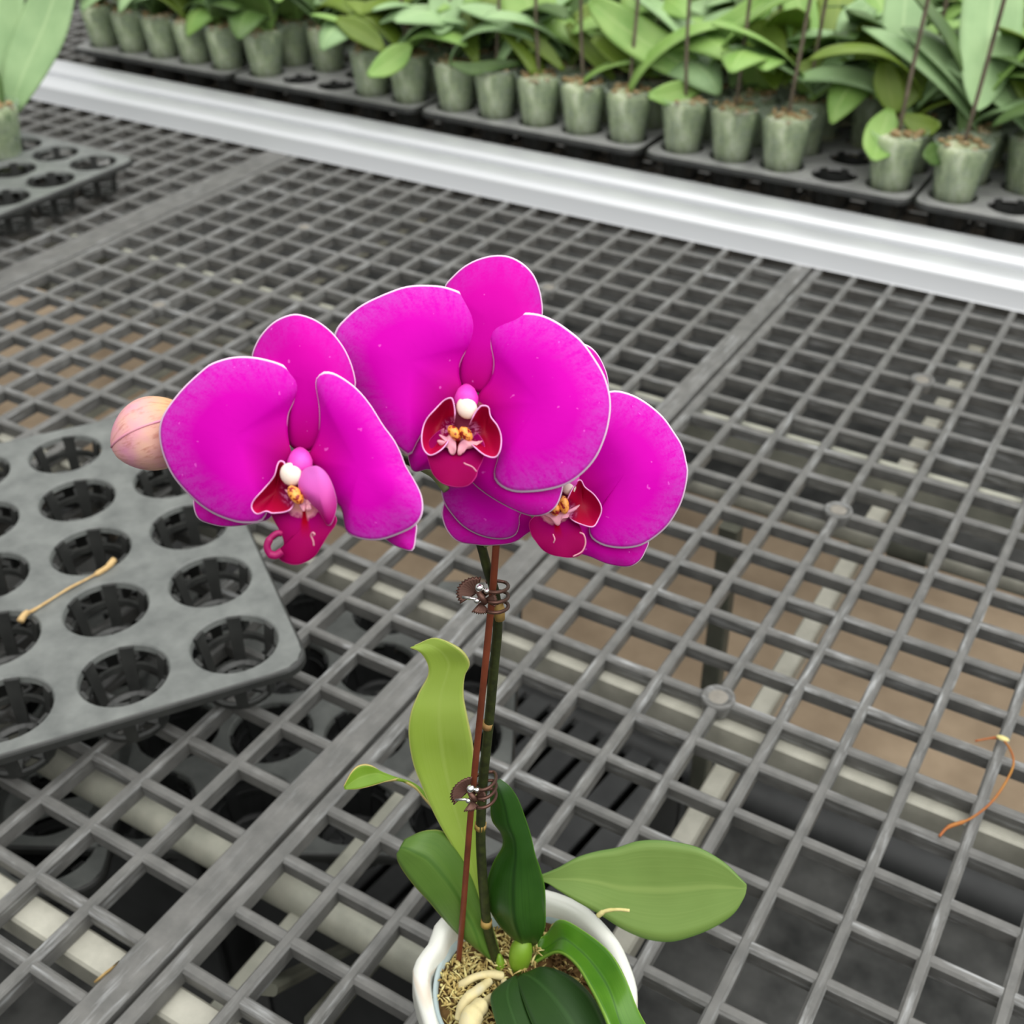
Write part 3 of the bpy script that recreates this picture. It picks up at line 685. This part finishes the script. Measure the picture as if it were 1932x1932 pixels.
# right flower (behind the middle one)
frr = Fl(1072, 905, 10.35, (.2, -.02), 'right magenta flower, half behind the middle one')
frr.blade('dorsal_sepal', [(1470,815),(1430,740),(1400,600),(1402,480),(1440,400),(1485,358),(1530,354),(1566,380),(1595,430),(1610,490),(1600,580),(1560,700),(1510,800)], (1470,830), M['sepal'], -.12, .10, -.07)
frr.blade('lateral_sepal', [(1430,900),(1300,860),(1120,860),(1050,890),(1034,915),(1030,955),(1046,1002),(1082,1040),(1140,1052),(1200,1055),(1280,1045),(1336,1008),(1400,970)], (1430,910), M['sepal'], -.18, .06, -.05)
frr.blade('lateral_sepal', [(1450,940),(1480,1020),(1500,1075),(1552,1096),(1610,1120),(1680,1130),(1720,1110),(1741,1075),(1750,1036),(1700,990),(1580,940)], (1450,930), M['sepal'], -.16, .06, -.05)
frr.blade('petal', [(1440,850),(1380,790),(1280,740),(1160,720),(1080,750),(1036,800),(1028,850),(1036,900),(1060,940),(1100,985),(1150,1015),(1200,1030),(1250,1032),(1285,1018),(1297,985),(1300,950),(1340,910),(1400,880)], (1440,860), M['petal'], -.04, .12, -.08, .04)
frr.blade('petal', [(1480,860),(1490,760),(1520,640),(1560,550),(1620,517),(1680,525),(1740,555),(1800,605),(1840,660),(1870,710),(1885,770),(1889,800),(1880,860),(1860,920),(1820,985),(1770,1030),(1720,1058),(1660,1066),(1600,1058),(1560,1037),(1546,1012),(1552,980),(1575,940),(1560,890)], (1480,870), M['petal'], .0, .11, -.05, .05)
frr.blade('lip', [(1420,930),(1370,945),(1335,975),(1340,1015),(1355,1040),(1380,1070),(1410,1088),(1440,1096),(1475,1100),(1510,1092),(1528,1070),(1530,1035),(1520,1010),(1500,975),(1460,940)], (1425,930), M['lip'], .02, .03, -.02, tipoff=.2, label='crimson lip')
frr.blade('lip_side_lobe', [(1455,930),(1470,890),(1490,850),(1506,828),(1518,830),(1530,852),(1560,876),(1583,908),(1589,935),(1580,962),(1560,992),(1520,985),(1480,965)], (1455,940), M['lobe'], .06, .0, .0, cup=.14, thick=.008, label='crimson side lobe')
frr.blade('throat', [(1440,830),(1490,820),(1500,870),(1490,930),(1450,980),(1410,975),(1390,930),(1420,870)], (1470,830), M['throat'], .03, .0, 0, N=60, K=6)
frr.blade('throat_flare', [(1428,985),(1440,985),(1448,965),(1470,960),(1478,945),(1500,930),(1512,915),(1480,930),(1450,940),(1425,950),(1400,945),(1385,950),(1410,962)], (1430,950), M['flare'], .16, .02, 0, N=60, K=6, thick=.01)
frr.ball('callus', 1456, 915, .2, .045, .08, .05, M['callus'], 'orange spotted callus')
frr.ball('callus', 1425, 930, .2, .04, .06, .05, M['callus'], 'orange spotted callus')
frr.ball('anther_cap', 1472, 845, .14, .07, .09, .06, M['cap'], 'ivory white anther cap')
frr.strip('lip_tendril', [(1512,1012,.3),(1526,1020,.32),(1532,1048,.3),(1520,1078,.28),(1488,1096,.26)], .007, .3, M['flare'])
frr.strip('lip_tendril', [(1418,1018,.3),(1424,1035,.32),(1420,1048,.3)], .006, .3, M['flare'])

# bud
def bud():
    tip = at(212, 850, 10.1); tail = at(356, 792, 10.1); ax = tail - tip; L = ax.length; d = ax.normalized()
    up = (RY*-1 - d*(RY*-1).dot(d)).normalized(); sd = d.cross(up)
    n, k = 22, 48; vs = []; R_ = []; A = []
    for i in range(n+1):
        t = i/n; r = .325*math.sin(PI*min(1, t*.92+.0))**.58 * (1-.04*t)
        if i == 0: r = .001
        for q in range(k):
            a = 2*PI*q/k
            rr = r*(1 + .035*math.cos(3*a+.6) - .03*abs(math.cos(1.5*a+.35))**12)
            vs.append(tip + d*(L*t) + (up*math.cos(a) + sd*math.sin(a))*rr); R_.append(t); A.append(abs(a/PI-1))
    m = MB(); m.add(vs, [(i*k+q, i*k+(q+1) % k, (i+1)*k+(q+1) % k, (i+1)*k+q) for i in range(n) for q in range(k)])
    m.at = {'rad': R_, 'ang': A}
    b = opart(m, 'flower_bud', M['bud'], label='closed peach and pink bud')
    s = MB(); pts = []
    for i in range(1, 20):
        t = i/20; r = .325*math.sin(PI*min(1, t*.92))**.58*(1-.04*t)
        v = (RZ*-1 + RY*-.12); v = (v - d*v.dot(d)).normalized(); pts.append(tip + d*(L*t) + v*(r*1.0))
    s.tube(pts, .012, 6); opart(s, 'bud_seam', M['flare'], parent=b)
bud()

# aerial roots at the base
for px, w in (([(950,1842,1.72),(925,1838,1.78),(900,1842,1.78),(880,1852,1.76),(864,1864,1.68)], [.05,.045,.042,.045,.05]),
              ([(925,1850,1.72),(905,1866,1.8),(885,1882,1.82),(872,1900,1.8),(866,1925,1.7)], [.05,.06,.066,.062,.055]),
              ([(930,1880,1.72),(905,1900,1.84),(890,1920,1.86),(880,1960,1.75)], [.05,.1,.125,.12]),
              ([(950,1850,1.7),(958,1868,1.74),(965,1895,1.7)], [.04,.05,.05])):
    q = catmull([onz(*p) for p in px], 6); nn = len(q)
    m = MB(); m.tube(q, [w[min(len(w)-1, int(i*len(w)/nn))] for i in range(nn)], 14); opart(m, 'root', M['root'], subd=1)
m = MB(); m.tube(catmull([at(976,1842,13.48), at(980,1815,13.38), at(984,1790,13.32), at(990,1770,13.3)], 5), [.05,.07,.09,.1,.11,.12,.125,.13,.13,.13,.125,.12,.11,.1,.08,.05], 16); opart(m, 'leaf_sheath', M['sheath'])
m = MB(); m.tube(catmull([at(948,1840,13.48), at(945,1822,13.42), at(942,1800,13.38)], 5), [.03,.045,.055,.06,.06,.058,.055,.05,.04,.03,.015], 14); opart(m, 'leaf_sheath', M['sheath'])

# ------------------------------------------------------------------ ceramic pot, liner, moss
POT = Vector((.45, -7.0, .03))
pot = empty('ceramic_pot', POT, 'cream ceramic pot with a wavy rim at the bottom edge of the picture', 'pot')
rimpx = [(790,1900),(777,1838),(786,1806),(806,1780),(816,1752),(824,1734),(842,1728),(872,1712),(910,1690),(960,1676),(1020,1676),(1070,1690),(1110,1712),(1145,1745),(1172,1780),(1188,1815),(1200,1850),(1204,1885),(1196,1960),(1150,2030),(1070,2070),(970,2075),(880,2040),(820,1980)]
rz = [1.72,1.78,1.86,1.9,1.97,2.0,1.98,1.92,1.9,1.92,1.95,1.92,1.88,1.9,1.9,1.86,1.8,1.74,1.66,1.66,1.7,1.74,1.7,1.68]
rim = resample(catmull([onz(x, y, z) for (x, y), z in zip(rimpx, rz)], 5, True), 72)
ctr = sum(rim, Vector())/72
def wall(rim, layers, mi=0):
    m = MB(); n = len(rim); vs = []
    for sc_, zf, in layers:
        for k, q in enumerate(rim):
            d = Vector((q.x-ctr.x, q.y-ctr.y, 0))
            z = zf(q.z); vs.append(Vector((ctr.x, ctr.y, 0)) + d*sc_ + Vector((0, 0, z)))
    m.add(vs, [(i*n+k, i*n+(k+1) % n, (i+1)*n+(k+1) % n, (i+1)*n+k) for i in range(len(layers)-1) for k in range(n)])
    return m
L_ = [(.62, lambda z: .0), (.66, lambda z: .03)] + [(.66+.36*math.sin(PI/2*t), lambda z, t=t: .03+(z-.03)*t**1.15*.93) for t in (.15,.3,.45,.6,.75,.88)]
L_ += [(1.0, lambda z: z-.1), (.998, lambda z: z-.03), (.98, lambda z: z+.02), (.93, lambda z: z+.04), (.87, lambda z: z+.02), (.845, lambda z: z-.03), (.825, lambda z: z-.12), (.815, lambda z: z-.5), (.70, lambda z: .8), (.5, lambda z: .4), (.01, lambda z: .35)]
m = wall(rim, L_); m.obj('pot_body', M['ceramic'], pot, org=POT)
lz = 1.5
lin_c = Vector((ctr.x-.05, ctr.y+.02, 0))
m = MB(); m.lathe([(.72,.45),(.93,1.5),(.955,1.74),(.995,1.75),(1.0,1.71),(.965,1.6),(.77,.42)], lin_c, 64)
lo = m.obj('liner_pot', M['liner'], org=(lin_c.x, lin_c.y, .4)); tag(lo, 'pale blue plastic liner pot inside the cream ceramic pot', 'pot')
# moss: a crumbly bed plus many loose strands
ms = MB(); R0 = .955
def msz(r, a): return 1.66 + .05*math.sin(a*3+r*4) + .04*math.sin(a*7+1) - .08*r
n = 48; rings = 14; vs = [(lin_c.x, lin_c.y, 1.66)]
for i in range(1, rings+1):
    for k in range(n):
        a = 2*PI*k/n; r = R0*i/rings
        vs.append((lin_c.x+r*math.cos(a), lin_c.y+r*math.sin(a), msz(i/rings, a) + random.uniform(-.03,.03)))
fs = [(0, 1+k, 1+(k+1) % n) for k in range(n)] + [(1+i*n+k, 1+(i+1)*n+k, 1+(i+1)*n+(k+1) % n, 1+i*n+(k+1) % n) for i in range(rings-1) for k in range(n)]
ms.add(vs, fs, 2)
for q in range(1500):
    a = random.uniform(0, 2*PI); r = R0*math.sqrt(random.random())*.97
    c = Vector((lin_c.x+r*math.cos(a), lin_c.y+r*math.sin(a), msz(r/R0, a)+.02))
    th = random.uniform(0, 2*PI); l = random.uniform(.04,.15); dd = Vector((math.cos(th), math.sin(th), random.uniform(-.1,.5)))
    p0 = c; p1 = c + dd*l*.5 + Vector((0,0,.03)); p2 = c + dd*l + Vector((random.uniform(-.04,.04), random.uniform(-.04,.04), random.uniform(-.02,.04)))
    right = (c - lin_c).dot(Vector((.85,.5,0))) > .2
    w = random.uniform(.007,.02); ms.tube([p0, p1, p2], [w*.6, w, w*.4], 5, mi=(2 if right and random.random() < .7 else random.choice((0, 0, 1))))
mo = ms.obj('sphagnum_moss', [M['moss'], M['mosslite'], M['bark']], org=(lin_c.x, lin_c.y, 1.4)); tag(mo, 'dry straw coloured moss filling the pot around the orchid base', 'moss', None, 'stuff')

# ------------------------------------------------------------------ stake and butterfly clips
spk = catmull([onz(865,1816,1.58), at(872,1740,13.12), at(886,1560,12.32), at(894,1470,11.93), at(908,1330,11.45), at(921,1200,11.03), at(929,1120,10.78), at(936,1030,10.5), at(942,960,10.36)], 6)
m = MB(); nn = len(spk); m.tube(spk, [.034]*nn, 10)
tag(m.obj('support_stake', M['stake'], org=spk[0]), 'thin rust brown stake standing in the pot beside the dark flower spike', 'stake')

def clip(cx, cy, t, k, tilt, label):
    o0 = at(cx, cy, t); root = empty('butterfly_clip', o0, label, 'clip', 'butterfly plant clips on the stake')
    f = t/F                                     # one pixel at this distance
    def q(x, y, z=0): return o0 + RX*(x*f*k) + RY*((y + x*tilt)*f*k) - RZ*z - o0
    def put(m, name, mat, thick=0): return m.obj(name, mat, root, thick=thick)
    for j, (yo, x0) in enumerate(((-16, 2), (2, 6), (17, 4))):        # ring prongs around stem and stake
        pts = []
        for a in [(-2.2 + 4.6*i/18) for i in range(19)]:
            pts.append(q(16 + 25*math.cos(a), yo + (x0*.2) - 9*math.sin(a)*.9 + (4 if j == 2 else 0), .14 - .17*(1 - 0) + .26*max(-.6, -math.sin(a)*1.0)))
        m = MB(); m.tube(pts, [.017]*19, 8); put(m, 'prong', M['bronze'])
    def wing(cx_, cy_, r, a0, a1, z, nr=16, dish=.05):
        m = MB(); vs = [q(cx_, cy_, z)]; K = 6
        for i in range(1, K+1):
            for s in range(nr+1):
                a = a0 + (a1-a0)*s/nr; rr = r*i/K*(1 + (.045*math.cos(s*PI) if i == K else 0))
                vs.append(q(cx_ + rr*math.cos(a), cy_ + rr*math.sin(a)*.8, z + dish*(i/K) + (.016*math.cos(s*PI))*i/K))
        w = nr+1
        fs = [(0, 1+s, 2+s) for s in range(nr)] + [(1+i*w+s, 1+(i+1)*w+s, 2+(i+1)*w+s, 2+i*w+s) for i in range(K-1) for s in range(nr)]
        m.add(vs, fs); return put(m, 'wing', M['bronze'], .014)
    wing(-6, 8, 26, -.65, .5, .16); wing(-10, 12, 26, .9, 2.2, .14)
    wing(-18, -4, 38, 2.5, 4.9, .04, 24, .03); wing(-6, 4, 22, -1.7, -.8, .12)
    m = MB(); m.tube([q(-18,-14,.2), q(-8,2,.22), q(0,14,.2)], [.02,.034,.02], 10); put(m, 'body', M['bronze'])
    m = MB(); m.tube([q(-44, 4 - 2, .16), q(-18, 5, .22)], [.014,.014], 8); put(m, 'antenna', M['steel'])
    for bx, by in ((-12,-16), (1,-10), (-17,8)):
        m = MB(); m.ball(q(bx, by, .22), .042 if bx == -12 else .028, n=8); put(m, 'bead', M['steel'])
clip(918, 1122, 10.75, 1.0, 0, 'bronze butterfly clip just below the flowers, holding spike to stake')
clip(900, 1490, 11.9, .88, -.25, 'bronze butterfly clip lower down, in front of the lime green leaf')

# ------------------------------------------------------------------ litter
def litter(name, pts, rad, mat, label, cat, n=6):
    m = MB(); q = catmull(pts, 6); r = rad if not isinstance(rad, list) else [rad[min(len(rad)-1, int(i*len(rad)/len(q)))] for i in range(len(q))]
    m.tube(q, r, n); tag(m.obj(name, mat, org=q[0]), label, cat)
litter('dry_root', [onz(215,1056,1.03)+Vector((0,0,.0)), onz(200,1072,1.02), onz(165,1092,1.02), onz(130,1110,1.02), onz(90,1135,1.02), onz(62,1152,1.02), onz(48,1158,1.05), onz(38,1172,1.04)],
       [.06,.05,.02,.024,.02,.024,.03,.055,.06], M['straw'], 'dried tan root lying across the empty tray', 'root')
litter('wilted_stem', [onz(1772,1578,.03), onz(1790,1560,.06), onz(1830,1545,.06), onz(1872,1512,.2), onz(1905,1462,.3), onz(1912,1432,.25), onz(1898,1402,.1), onz(1880,1392,.06), onz(1840,1398,.04)],
       [.02,.03,.018,.018,.017,.018,.018,.024,.016], M['twig'], 'wilted red and yellow stem lying on the mesh at the right edge', 'stem')
m = MB(); m.ball(onz(1892,1393,.1), .1, .05, .03, 8); tag(m.obj('leaf_scale', M['mosslite'], org=onz(1892,1393,.1)), 'pale dry scale at the bend of the wilted stem', 'plant debris')
litter('dry_twig', [at(1128,1728,13.18), at(1142,1719,13.13), at(1165,1716,13.1), at(1188,1718,13.08)], [.03,.022,.018,.018], M['mosslite'], 'short pale twig lying on the big olive green leaf', 'twig')
m = MB(); c = onz(200,1838,.02); a = 1.0; vs = []
for k in range(10):
    q = 2*PI*k/10; x = .17*math.cos(q)*(1+.15*math.sin(3*q)); y = .075*math.sin(q); vs.append(c + RX*(x*math.cos(-.9) - y*math.sin(-.9)) + Vector((RX.y*-1, RX.x, 0))*(-x*math.sin(-.9) + y) + Vector((0,0,.015+.03*math.sin(2*q))))
m.add(vs + [c + Vector((0,0,.05))], [(k, (k+1) % 10, 10) for k in range(10)])
tag(m.obj('dry_leaf', M['leafbit'], org=c, thick=.012), 'scrap of dry tan leaf on the solid panel edge at lower left', 'leaf')

# ------------------------------------------------------------------ potted orchids of the far bench
def potmesh(rt, rb, h):
    m = MB(); m.lathe([(.001,.02),(rb-.03,.0),(rb,.04),(rt-.03,h-.12),(rt,h-.1),(rt+.02,h),(rt-.02,h)], (0,0,0), 26); return m
def plugmesh(rt, rb, h):
    m = MB(); m.lathe([(.001,.06),(rb-.07,.06),(rt-.09,h-.28),(rt-.2,h-.16),(rt*.5,h-.1),(.001,h-.05)], (0,0,0), 22); return m
PM = potmesh(.82,.54,2.1).mesh('pot', M['clear']); GM = plugmesh(.82,.54,2.1).mesh('root_plug', M['fplug'])
def arch(base, az, L, W, up, droop, twist=0):
    """stations of an arching orchid leaf that starts at base"""
    st = []; p = Vector(base); el = up; n = 9
    d = Vector((math.cos(az), math.sin(az), 0)); s = Vector((-d.y, d.x, 0))
    for i in range(n):
        t = i/(n-1); w = W*(.22 + .78*math.sin(PI*min(1, t*.86+.10))**.8) * (1 if t < .85 else (1-(t-.85)/.15*.75))
        cr = (s*math.cos(twist) + Vector((0,0,1))*math.sin(twist))*w/2
        st.append((p - cr, p + cr))
        el -= droop/(n-1)
        p = p + (d*math.cos(el) + Vector((0,0,1))*math.sin(el))*(L/(n-1))
    return st
LABN = {}
def potted(x, y, z, nl, label, group, keys=(), seed=0, az=None, spike=True, scale=1.0, moss=True):
    rnd = random.Random(seed)
    root = empty('potted_orchid', (x, y, z), label, 'potted orchid', group)
    o = link('pot', PM, root); link('root_plug', GM, root)
    o.rotation_euler.z = rnd.uniform(0, 6)
    if moss:
        m = MB()
        for q in range(20):
            a = rnd.uniform(0, 6.28); r = rnd.uniform(.1,.66); m.ball((r*math.cos(a), r*math.sin(a), 2.0+rnd.uniform(-.06,.08)), rnd.uniform(.06,.17), rnd.uniform(.05,.12), rnd.uniform(.04,.12), 5)
        m.obj('moss_tuft', M['fmoss'], root)
    a0 = rnd.uniform(0, PI) if az is None else az
    for i in range(nl):
        a = a0 + (i % 2)*PI + rnd.uniform(-.45,.45)
        st = arch((0,0,2.0+.1*i), a, rnd.uniform(3.2,4.6)*scale, rnd.uniform(1.25,1.65)*scale, rnd.uniform(.75,1.35), rnd.uniform(.6,1.9), rnd.uniform(-.3,.3))
        ribbon(st, .12, 3, 7).obj('leaf', FL[rnd.choice((0,0,1,1,2,3))], root, thick=.05)
    for rows, fi in keys:
        st = [(at(*(r[0] - r[2]/2*math.cos(r[4]), r[1] - r[2]/2*math.sin(r[4])), r[3]) - Vector((x,y,z)),
               at(*(r[0] + r[2]/2*math.cos(r[4]), r[1] + r[2]/2*math.sin(r[4])), r[3]) - Vector((x,y,z))) for r in rows]
        ribbon(st, .07, 4, 9).obj('leaf', FL[fi], root, thick=.05)
    if spike:
        a = rnd.uniform(0, 6.28); m = MB()
        q = catmull([(0,0,1.9), (.15*math.cos(a), .15*math.sin(a), 4.2), (.3*math.cos(a)+.1, .4*math.sin(a), 8.5)], 5); m.tube(q, .06, 8); m.obj('flower_spike', M['fspike'], root)
    return root
def key(pts, fi, d, tilt=None):
    """pts: (x, y, width) along the middle of the leaf; width is measured square to the leaf"""
    rows = []; n = len(pts)
    for i, (x, y, w) in enumerate(pts):
        a, b = pts[max(0, i-1)], pts[min(n-1, i+1)]
        ang = math.atan2(b[1]-a[1], b[0]-a[0]) + PI/2
        rows.append((x, y, w, d if not isinstance(d, (list, tuple)) else d[0] + (d[1]-d[0])*i/(n-1), ang))
    return (rows, fi)
ORD = ['first','second','third','fourth','fifth','sixth','seventh','eighth','ninth','tenth','eleventh','twelfth','thirteenth','fourteenth','fifteenth','sixteenth','seventeenth','eighteenth','nineteenth','twentieth'] + ['twenty-' + q for q in ('first','second','third','fourth','fifth','sixth','seventh','eighth','ninth')] + ['thirtieth']
trayc = (1.46,-7.03,-15.62,-24.2,-32.75)
ZP = .48
rows_y = [21.3 + 1.66*k for k in range(4)] + [21.3 + 1.66*(4.12+k) for k in range(4)]
KEYS = {
 ('C',0): ('orchid in a clear pot under one broad drooping leaf, far right', [
    key([(1815,262,14),(1832,160,50),(1860,40,80),(1876,-40,96)], 3, (34.0,33.6)),
    key([(1878,-50,104),(1873,20,118),(1866,90,114),(1856,150,84),(1848,190,44),(1844,208,8)], 0, (33.4,32.8)),
    key([(1800,268,12),(1775,285,40),(1758,292,42),(1742,292,10)], 3, (33.6,33.0))]),
 ('B',4): ('orchid in a clear pot with a heart-like pair of leaves above it', [
    key([(1712,-40,76),(1708,20,82),(1702,70,78),(1696,105,46),(1692,124,8)], 0, (34.8,34.2)),
    key([(1690,214,10),(1684,190,46),(1674,150,54),(1668,112,20)], 2, (34.4,34.0)),
    key([(1694,210,10),(1712,178,46),(1728,142,48),(1736,114,16)], 2, (34.5,34.2)),
    key([(1680,205,14),(1668,240,62),(1656,280,60),(1648,302,12)], 1, (34.2,33.6)),
    key([(1700,218,10),(1730,234,40),(1756,238,34),(1774,234,8)], 2, (34.3,33.8)),
    key([(1606,112,8),(1600,80,44),(1612,40,62),(1640,8,40)], 0, (34.9,35.4)),
    key([(1655,118,10),(1640,92,44),(1640,60,50),(1655,42,14)], 2, (34.7,34.9))]),
 ('B',2): ('orchid in a clear pot standing alone just left of two empty tray holes', [
    key([(1463,168,8),(1460,140,46),(1448,95,74),(1436,55,66),(1430,38,20)], 2, (36.0,36.4)),
    key([(1502,-30,60),(1512,30,64),(1514,70,54),(1506,100,12)], 1, (36.6,36.4)),
    key([(1476,160,10),(1510,132,24),(1560,118,34),(1604,112,8)], 2, (36.2,36.0)),
    key([(1468,165,10),(1420,90,26),(1390,130,26),(1380,165,8)], 3, (36.6,36.8))]),
 ('B',1): ('orchid in a tilted clear pot with long leaves spreading left and right', [
    key([(1328,152,16),(1290,122,60),(1230,86,74),(1170,46,70),(1128,12,40),(1112,2,10)], 1, (37.2,36.6)),
    key([(1318,78,14),(1345,64,40),(1390,42,50),(1436,8,48),(1460,-24,20)], 1, (37.2,36.4)),
    key([(1330,160,14),(1300,168,36),(1262,178,44),(1224,180,12)], 1, (37.0,36.4))]),
 ('B',0): ('orchid in a clear pot with a white glint, left end of the second tray', [
    key([(1246,142,12),(1210,124,40),(1165,100,44),(1118,72,14)], 2, (37.8,37.4)),
    key([(1190,40,8),(1210,0,60),(1230,-40,70)], 0, (38.3,38.6))]),
 ('A',4): ('orchid in a clear pot at the right end of the third tray from the right', [
    key([(1158,150,10),(1130,112,32),(1096,76,36),(1070,44,12)], 2, (38.4,38.2)),
    key([(1084,36,18),(1110,30,50),(1150,40,40),(1172,52,8)], 2, (38.4,38.6))]),
 ('A',3): ('orchid in a clear pot with one white root running down its side', [
    key([(1064,132,8),(1030,96,26),(990,58,28),(962,26,10)], 2, (38.8,38.5)),
    key([(985,-40,96),(998,10,104),(1002,60,84),(1004,98,22)], 1, (39.1,38.9))]),
 ('A',2): ('orchid in a clear pot under a hanging pale leaf, middle of the third tray', [
    key([(850,-40,60),(840,10,64),(832,45,48),(828,64,12)], 0, (39.4,39.2)),
    key([(985,118,10),(940,122,20),(890,130,24),(850,120,8)], 3, (39.3,39.0))]),
 ('A',1): ('orchid in a clear pot, second from left in the third tray', [
    key([(900,120,10),(880,60,50),(900,20,60),(930,-10,50)], 2, (39.8,39.9))]),
 ('A',0): ('orchid in a clear pot with a light leaf reaching left, third tray', [
    key([(776,84,10),(752,104,46),(722,126,42),(694,142,10)], 1, (40.2,39.6)),
    key([(725,96,10),(700,72,36),(668,52,42),(636,36,14)], 2, (40.4,40.2))]),
}
for (tr, i), (lab, ks) in KEYS.items():
    tc = {'C': 1.46, 'B': -7.03, 'A': -15.62}[tr]
    r = potted(tc + (i-2)*1.66, rows_y[0], ZP, 1 if tr == 'A' else 0, lab, 'potted orchids of the front row', ks, 100 + i*7 + ord(tr), spike=True)
    if (tr, i) == ('B',1): r.rotation_euler.y = 0
# one aerial root hanging down the pot of A3, a loose root behind
others = []
occ = {('Z',4,0),('Z',3,0),('Z',1,0)}
for ti, tc in enumerate(trayc):
    for k in range(8):
        for i in range(5):
            x = tc + (i-2)*1.66; y = rows_y[k]
            if k == 0 and not (ti == 3 and i in (0, 3, 4) or ti == 4): continue
            if k == 1 and ti == 1 and i == 3: continue
            if k == 1 and ti == 3 and i in (2, 3): continue
            px = pix((x, y, 2.5))
            if px[0] < -120 or px[0] > 2080 or px[1] < -170: continue
            if k >= 2 and random.random() < .06: continue
            others.append((k, px[0], x, y))
others.sort(key=lambda t: (t[0], -t[1]))
cnt = {}
RN = ['front','second','third','fourth','fifth','sixth','seventh','eighth']
for j, (k, px, x, y) in enumerate(others):
    c = cnt.get(k, 0); cnt[k] = c+1
    if k == 0: lab = ['orchid in a clear pot at the right of the fourth tray in front','orchid in a clear pot beside the bare holes of the fourth tray','orchid with pale moss at the left of the fourth tray in front'][c] if c < 3 else '%s orchid pot from the right in the fifth tray in front' % ORD[c-3]
    else: lab = 'leafy potted orchid, %s from the right in the %s row on the far bench' % (ORD[c], RN[k])
    potted(x, y, ZP, 5 if k > 0 else 4, lab, 'potted orchids of the %s row' % RN[k], (), 500+j*3, spike=(j % 3 == 0), scale=1.0 if k > 0 else .8)
# plant on the left tray
potted(-28.85, 10.1, ZP, 1, 'orchid in a dark pot at the left edge, on the tray nearest the rail corner', 'potted orchids of the left tray', [
    key([(18,205,40),(45,130,84),(76,60,96),(98,0,84),(112,-50,60)], 0, (38.5,38.0)),
    key([(6,210,40),(-8,120,90),(-10,40,110),(0,-40,90)], 0, (38.6,38.2)),
    key([(4,215,30),(-30,230,50),(-70,260,40)], 2, (38.3,38.0))], 77, az=2.6, spike=False)

# ------------------------------------------------------------------ light
w = bpy.data.worlds.new('greenhouse_sky'); sc.world = w; w.use_nodes = True
nt = w.node_tree; bg = nt.nodes['Background']
tc = nt.nodes.new('ShaderNodeTexCoord'); sx = nt.nodes.new('ShaderNodeSeparateXYZ'); nt.links.new(tc.outputs['Generated'], sx.inputs[0])
rp = nt.nodes.new('ShaderNodeValToRGB'); mr = nt.nodes.new('ShaderNodeMapRange'); mr.inputs[1].default_value = -1; mr.inputs[2].default_value = 1
nt.links.new(sx.outputs[2], mr.inputs[0]); nt.links.new(mr.outputs[0], rp.inputs[0])
cr = rp.color_ramp; cr.elements[0].position = .40; cr.elements[0].color = (.10,.10,.09,1); cr.elements[1].position = 1; cr.elements[1].color = (1.15,1.15,1.12,1)
e = cr.elements.new(.52); e.color = (.38,.39,.37,1); e = cr.elements.new(.66); e.color = (.95,.96,.95,1)
dot = nt.nodes.new('ShaderNodeVectorMath'); dot.operation = 'DOT_PRODUCT'; dot.inputs[1].default_value = (.50,.22,.84); nt.links.new(tc.outputs['Generated'], dot.inputs[0])
m2 = nt.nodes.new('ShaderNodeMapRange'); m2.inputs[1].default_value = .5; m2.inputs[2].default_value = .92; m2.inputs[3].default_value = .85; m2.inputs[4].default_value = 2.7; nt.links.new(dot.outputs['Value'], m2.inputs[0])
mu = nt.nodes.new('ShaderNodeVectorMath'); mu.operation = 'SCALE'; nt.links.new(rp.outputs[0], mu.inputs[0]); nt.links.new(m2.outputs[0], mu.inputs['Scale'])
nt.links.new(mu.outputs[0], bg.inputs['Color']); bg.inputs['Strength'].default_value = .85
sl = bpy.data.lights.new('daylight_through_roof', 'SUN'); sl.energy = 1.3; sl.angle = math.radians(75); sl.color = (1, .985, .95)
so = link('daylight_through_roof', sl); so.location = (0, -1, 3)
so.rotation_euler = Vector((-.2, .36, -.9)).to_track_quat('-Z', 'Y').to_euler()

cd = bpy.data.cameras.new('camera'); cam = link('camera', cd)
cd.sensor_fit = 'HORIZONTAL'; cd.sensor_width = 36; cd.lens = F/1932*36; cd.clip_start = .01; cd.clip_end = 100
mt = Matrix((( RX.x, -RY.x, -RZ.x), (RX.y, -RY.y, -RZ.y), (RX.z, -RY.z, -RZ.z))).to_4x4()
mt.translation = CAM*S; cam.matrix_world = mt
cd.dof.use_dof = True; cd.dof.focus_distance = 11.2*S; cd.dof.aperture_fstop = 13
sc.camera = cam
vs_ = sc.view_settings; vs_.view_transform = 'Standard'; vs_.look = 'None'; vs_.gamma = 1; vs_.exposure = 0.0; vs_.use_curve_mapping = False
